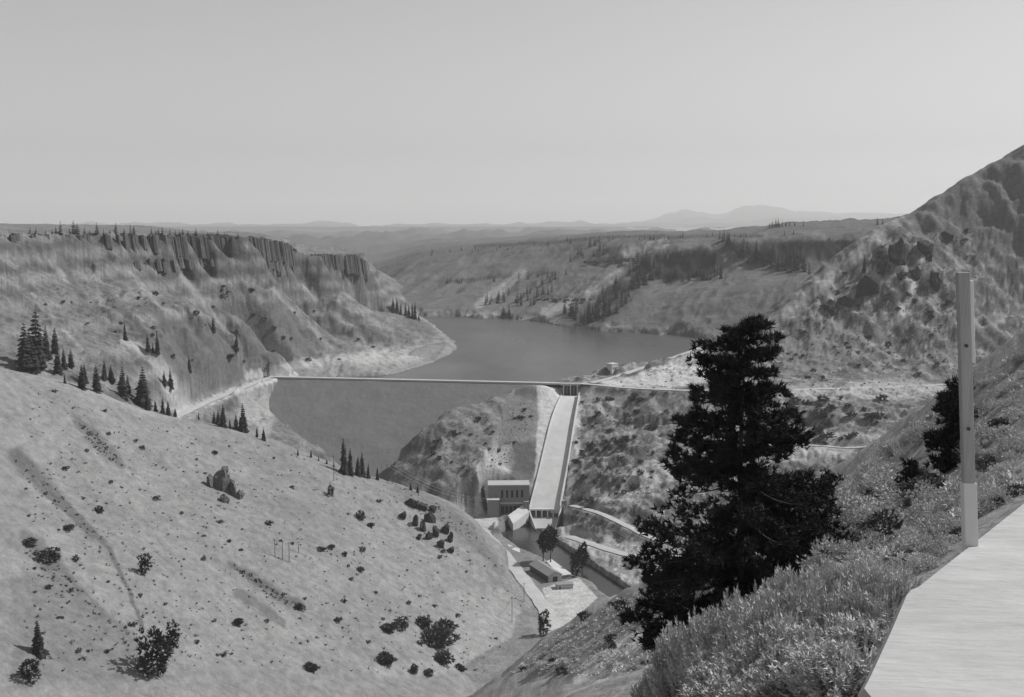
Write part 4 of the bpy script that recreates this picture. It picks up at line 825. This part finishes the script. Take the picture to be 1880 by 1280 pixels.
# ------------------------------------------------------------------ pines near the camera
def pine(name, outline, xt, d, ybase, label, nbr, tw, dens, mat, seed, blade, rt):
    rg = np.random.default_rng(seed); ys = [o[0] for o in outline]; top = P(xt, ys[0]-4, d); bx = top.x
    zb_ = min(zat(bx, d)-.3, P(xt, ybase, d).z); root = empty(name, (bx, d, zb_), label=label, cat='tree'); H = top.z-zb_
    m = MB(); m.tube([(.1*math.sin(i*.8), .1*math.cos(i), H*i/9*.985) for i in range(10)], [rt*(1-i/9.6) for i in range(10)], 8); m.build('trunk', M['bark'], root, smooth=True)
    pts = []; out = []; lm = MB()
    for b in range(nbr):
        u = (b+rg.uniform(-.35, .35))/nbr; y = ys[0]+(ys[-1]-ys[0])*min(1, max(0, u)); z = P(xt, y, d).z-zb_; xl, xr = (np.interp(y, ys, [o[k_] for o in outline]) for k_ in (1, 2))
        s = d/F; Rl, Rr = max(.15, (xt-xl)*s), max(.15, (xr-xt)*s)
        lat = rg.random() < .55; az = (rg.uniform(-.45, .45) if lat else rg.uniform(-1.57, 1.57))+(math.pi if rg.random() < Rl/(Rl+Rr)*1.0 else 0)
        c = math.cos(az); R = (abs(c)*(Rr if c > 0 else Rl)+(1-abs(c))*.5*(Rl+Rr))*rg.uniform(.68, 1.05)/max(.75, abs(c) if lat else 1); R = min(R, max(Rl, Rr)*1.02)
        low = u; rise = R*(.10-.42*low); a = Vector((math.cos(az), math.sin(az), 0)); pth = []
        for k_ in range(6):
            t = k_/5; pth.append(Vector((a.x*R*t, a.y*R*t, z-rise+rise*t+R*(-.10*math.sin(t*2.6)*(.4+low)+.07*t*t))))
        lm.tube(pth, [rt*.22*(1-t*.16)*max(.25, R/6) for t in range(6)], 4)
        nt_ = int(dens*R*(.6+.7*rg.random()))+4; cl = [(t_, rg.normal()*.5, rg.normal()*.3) for t_ in (.08, .2, .36, .54, .7, .85, .97) for _ in range(2)]
        for _ in range(nt_):
            c_ = cl[rg.integers(len(cl))]; t = min(1.02, max(.08, c_[0]+rg.normal()*.05)); k_ = min(4, int(t*5)); q = pth[k_].lerp(pth[k_+1], t*5-k_); wv = tw*(.35+.9*math.sin(min(1, t)*2.4))*R*.16
            sd = c_[1]*wv*1.6+rg.normal()*.32*d/82; q = q+Vector((0,0,c_[2]*.4*d/82)); q = q+Vector((-a.y*sd, a.x*sd, rg.normal()*wv*.13-abs(sd)*.12)); pts.append(tuple(q)); out.append((a.x*.6-a.y*np.sign(sd)*.35, a.y*.6+a.x*np.sign(sd)*.35, .55))
    v, f = blades(pts, out, 9, blade[0], blade[1], .6, rg); link('crown', mesh_np('crown', v, f, [mat]), root); lm.build('limbs', M['bark'], root)
    return root
big_out = [(587,1335,1395),(600,1318,1425),(625,1318,1432),(642,1270,1432),(660,1268,1428),(690,1285,1420),(705,1290,1410),(722,1262,1455),(745,1268,1470),(770,1250,1470),(795,1228,1478),(830,1214,1490),(852,1222,1500),(870,1240,1500),(890,1192,1530),(905,1205,1540),(925,1215,1545),(945,1235,1560),(965,1178,1560),(985,1180,1555),(1005,1165,1560),(1028,1152,1540),(1050,1175,1505),(1075,1200,1485),(1100,1205,1450),(1125,1160,1425),(1150,1152,1385),(1180,1190,1350),(1205,1185,1300),(1228,1195,1280)]
pine('pine_tree', big_out, 1368, 82, 1262, 'huge black pine towering over the near slope', 165, 1.35, 21, M['needle_big'], 301, ((.28,.62),(.07,.15)), .42)
d2 = hit(1745, 862, 10, 300).y
pine('pine_tree', [(700,1748,1770),(725,1732,1772),(750,1722,1778),(780,1712,1782),(815,1707,1784),(845,1711,1780),(864,1718,1765)], 1752, d2, 868, 'black pine half hidden behind the marker post', 44, 1.3, 17*82/d2*.8, M['needle_big'], 302, ((.3*d2/82,.62*d2/82),(.09*d2/82,.18*d2/82)), .16*d2/82+.03)
d3 = hit(1668, 924, 10, 300).y
pine('pine_tree', [(850,1664,1676),(870,1656,1686),(890,1650,1692),(910,1648,1692),(926,1656,1682)], 1669, d3, 932, 'small black pine alone on the bushy near slope', 20, 1.3, 16*82/d3*.8, M['needle_big'], 303, ((.3*d3/82,.6*d3/82),(.09*d3/82,.18*d3/82)), .10*d3/82+.02)
# ------------------------------------------------------------------ power poles and wires
tops_ = {}
def pole(px, py, hpx, label, dmin, dmax, arms=1):
    p = hit(px, py, dmin, dmax); h = hgt(p, hpx); r = empty('power_pole', p, label=label, cat='pole', group='power poles')
    m = MB(); m.tube([(0,0,-1),(0,0,h*.5),(0,0,h)], [.28,.24,.18], 6); m.build('pole', M['bark'], r)
    for k in range(arms):
        m = MB(); m.box(-1.6, 1.6, -.12, .12, h*.93-k*1.6, h*.93-k*1.6+.22); m.build('crossarm', M['bark'], r)
    tops_[px] = p+Vector((0,0,h*.94)); return r
for a in [(505,1022,33,'left pole of the group in the middle of the grassy hill',400,1200),(519,1027,36,'second pole of the group in the middle of the grassy hill',400,1200),(531,1032,38,'third and tallest pole of the group on the grassy hill',400,1200),(548,1016,22,'short right pole of the group on the grassy hill',400,1200),
          (613,884,50,'tall thin pole on the ridge left of the tall conifers',900,1300),(711,886,34,'left one of two poles on the ridge right of the conifers',900,1300),(720,889,38,'right one of two poles on the ridge right of the conifers',900,1300),(962,1105,36,'pole on the bank above the valley road',800,1300),(940,1142,48,'tall pole below the bank of the valley road',700,1300)]: pole(*a)
def wire(a, b, sag, label):
    pts = [a.lerp(b, t/14)-Vector((0,0,sag*4*(t/14)*(1-t/14))) for t in range(15)]; m = MB(); m.tube([q-a for q in pts], .11, 4)
    tag(m.build('power_line', M['wire'], None, a), label, 'power line', 'power lines')
yard = P(905, 925, 1386)
wire(tops_[711], yard+Vector((-8,0,4)), 9, 'thin power line from the left ridge pole down to the powerhouse')
wire(tops_[720], yard+Vector((2,0,6)), 9, 'thin power line from the right ridge pole down to the powerhouse')
wire(tops_[505], tops_[519], .8, 'short power line between the two left poles of the group'); wire(tops_[519], tops_[531], .8, 'short power line between second and third pole of the group')
wire(tops_[962], tops_[940], 3, 'power line between the two poles by the valley road')
# ------------------------------------------------------------------ haze
hz = bpy.data.materials.new('haze_air'); hz.use_nodes = True; n = hz.node_tree.nodes; n.remove(n['Principled BSDF'])
pv = n.new('ShaderNodeVolumePrincipled'); pv.inputs['Color'].default_value = (.97,.97,.97,1); pv.inputs['Density'].default_value = HAZE; pv.inputs['Anisotropy'].default_value = .2
hz.node_tree.links.new(pv.outputs[0], n['Material Output'].inputs['Volume'])
m = MB(); m.box(-46000, 46000, -3000, 56000, -1250, 850); tag(m.build('haze', hz), kind='stuff')
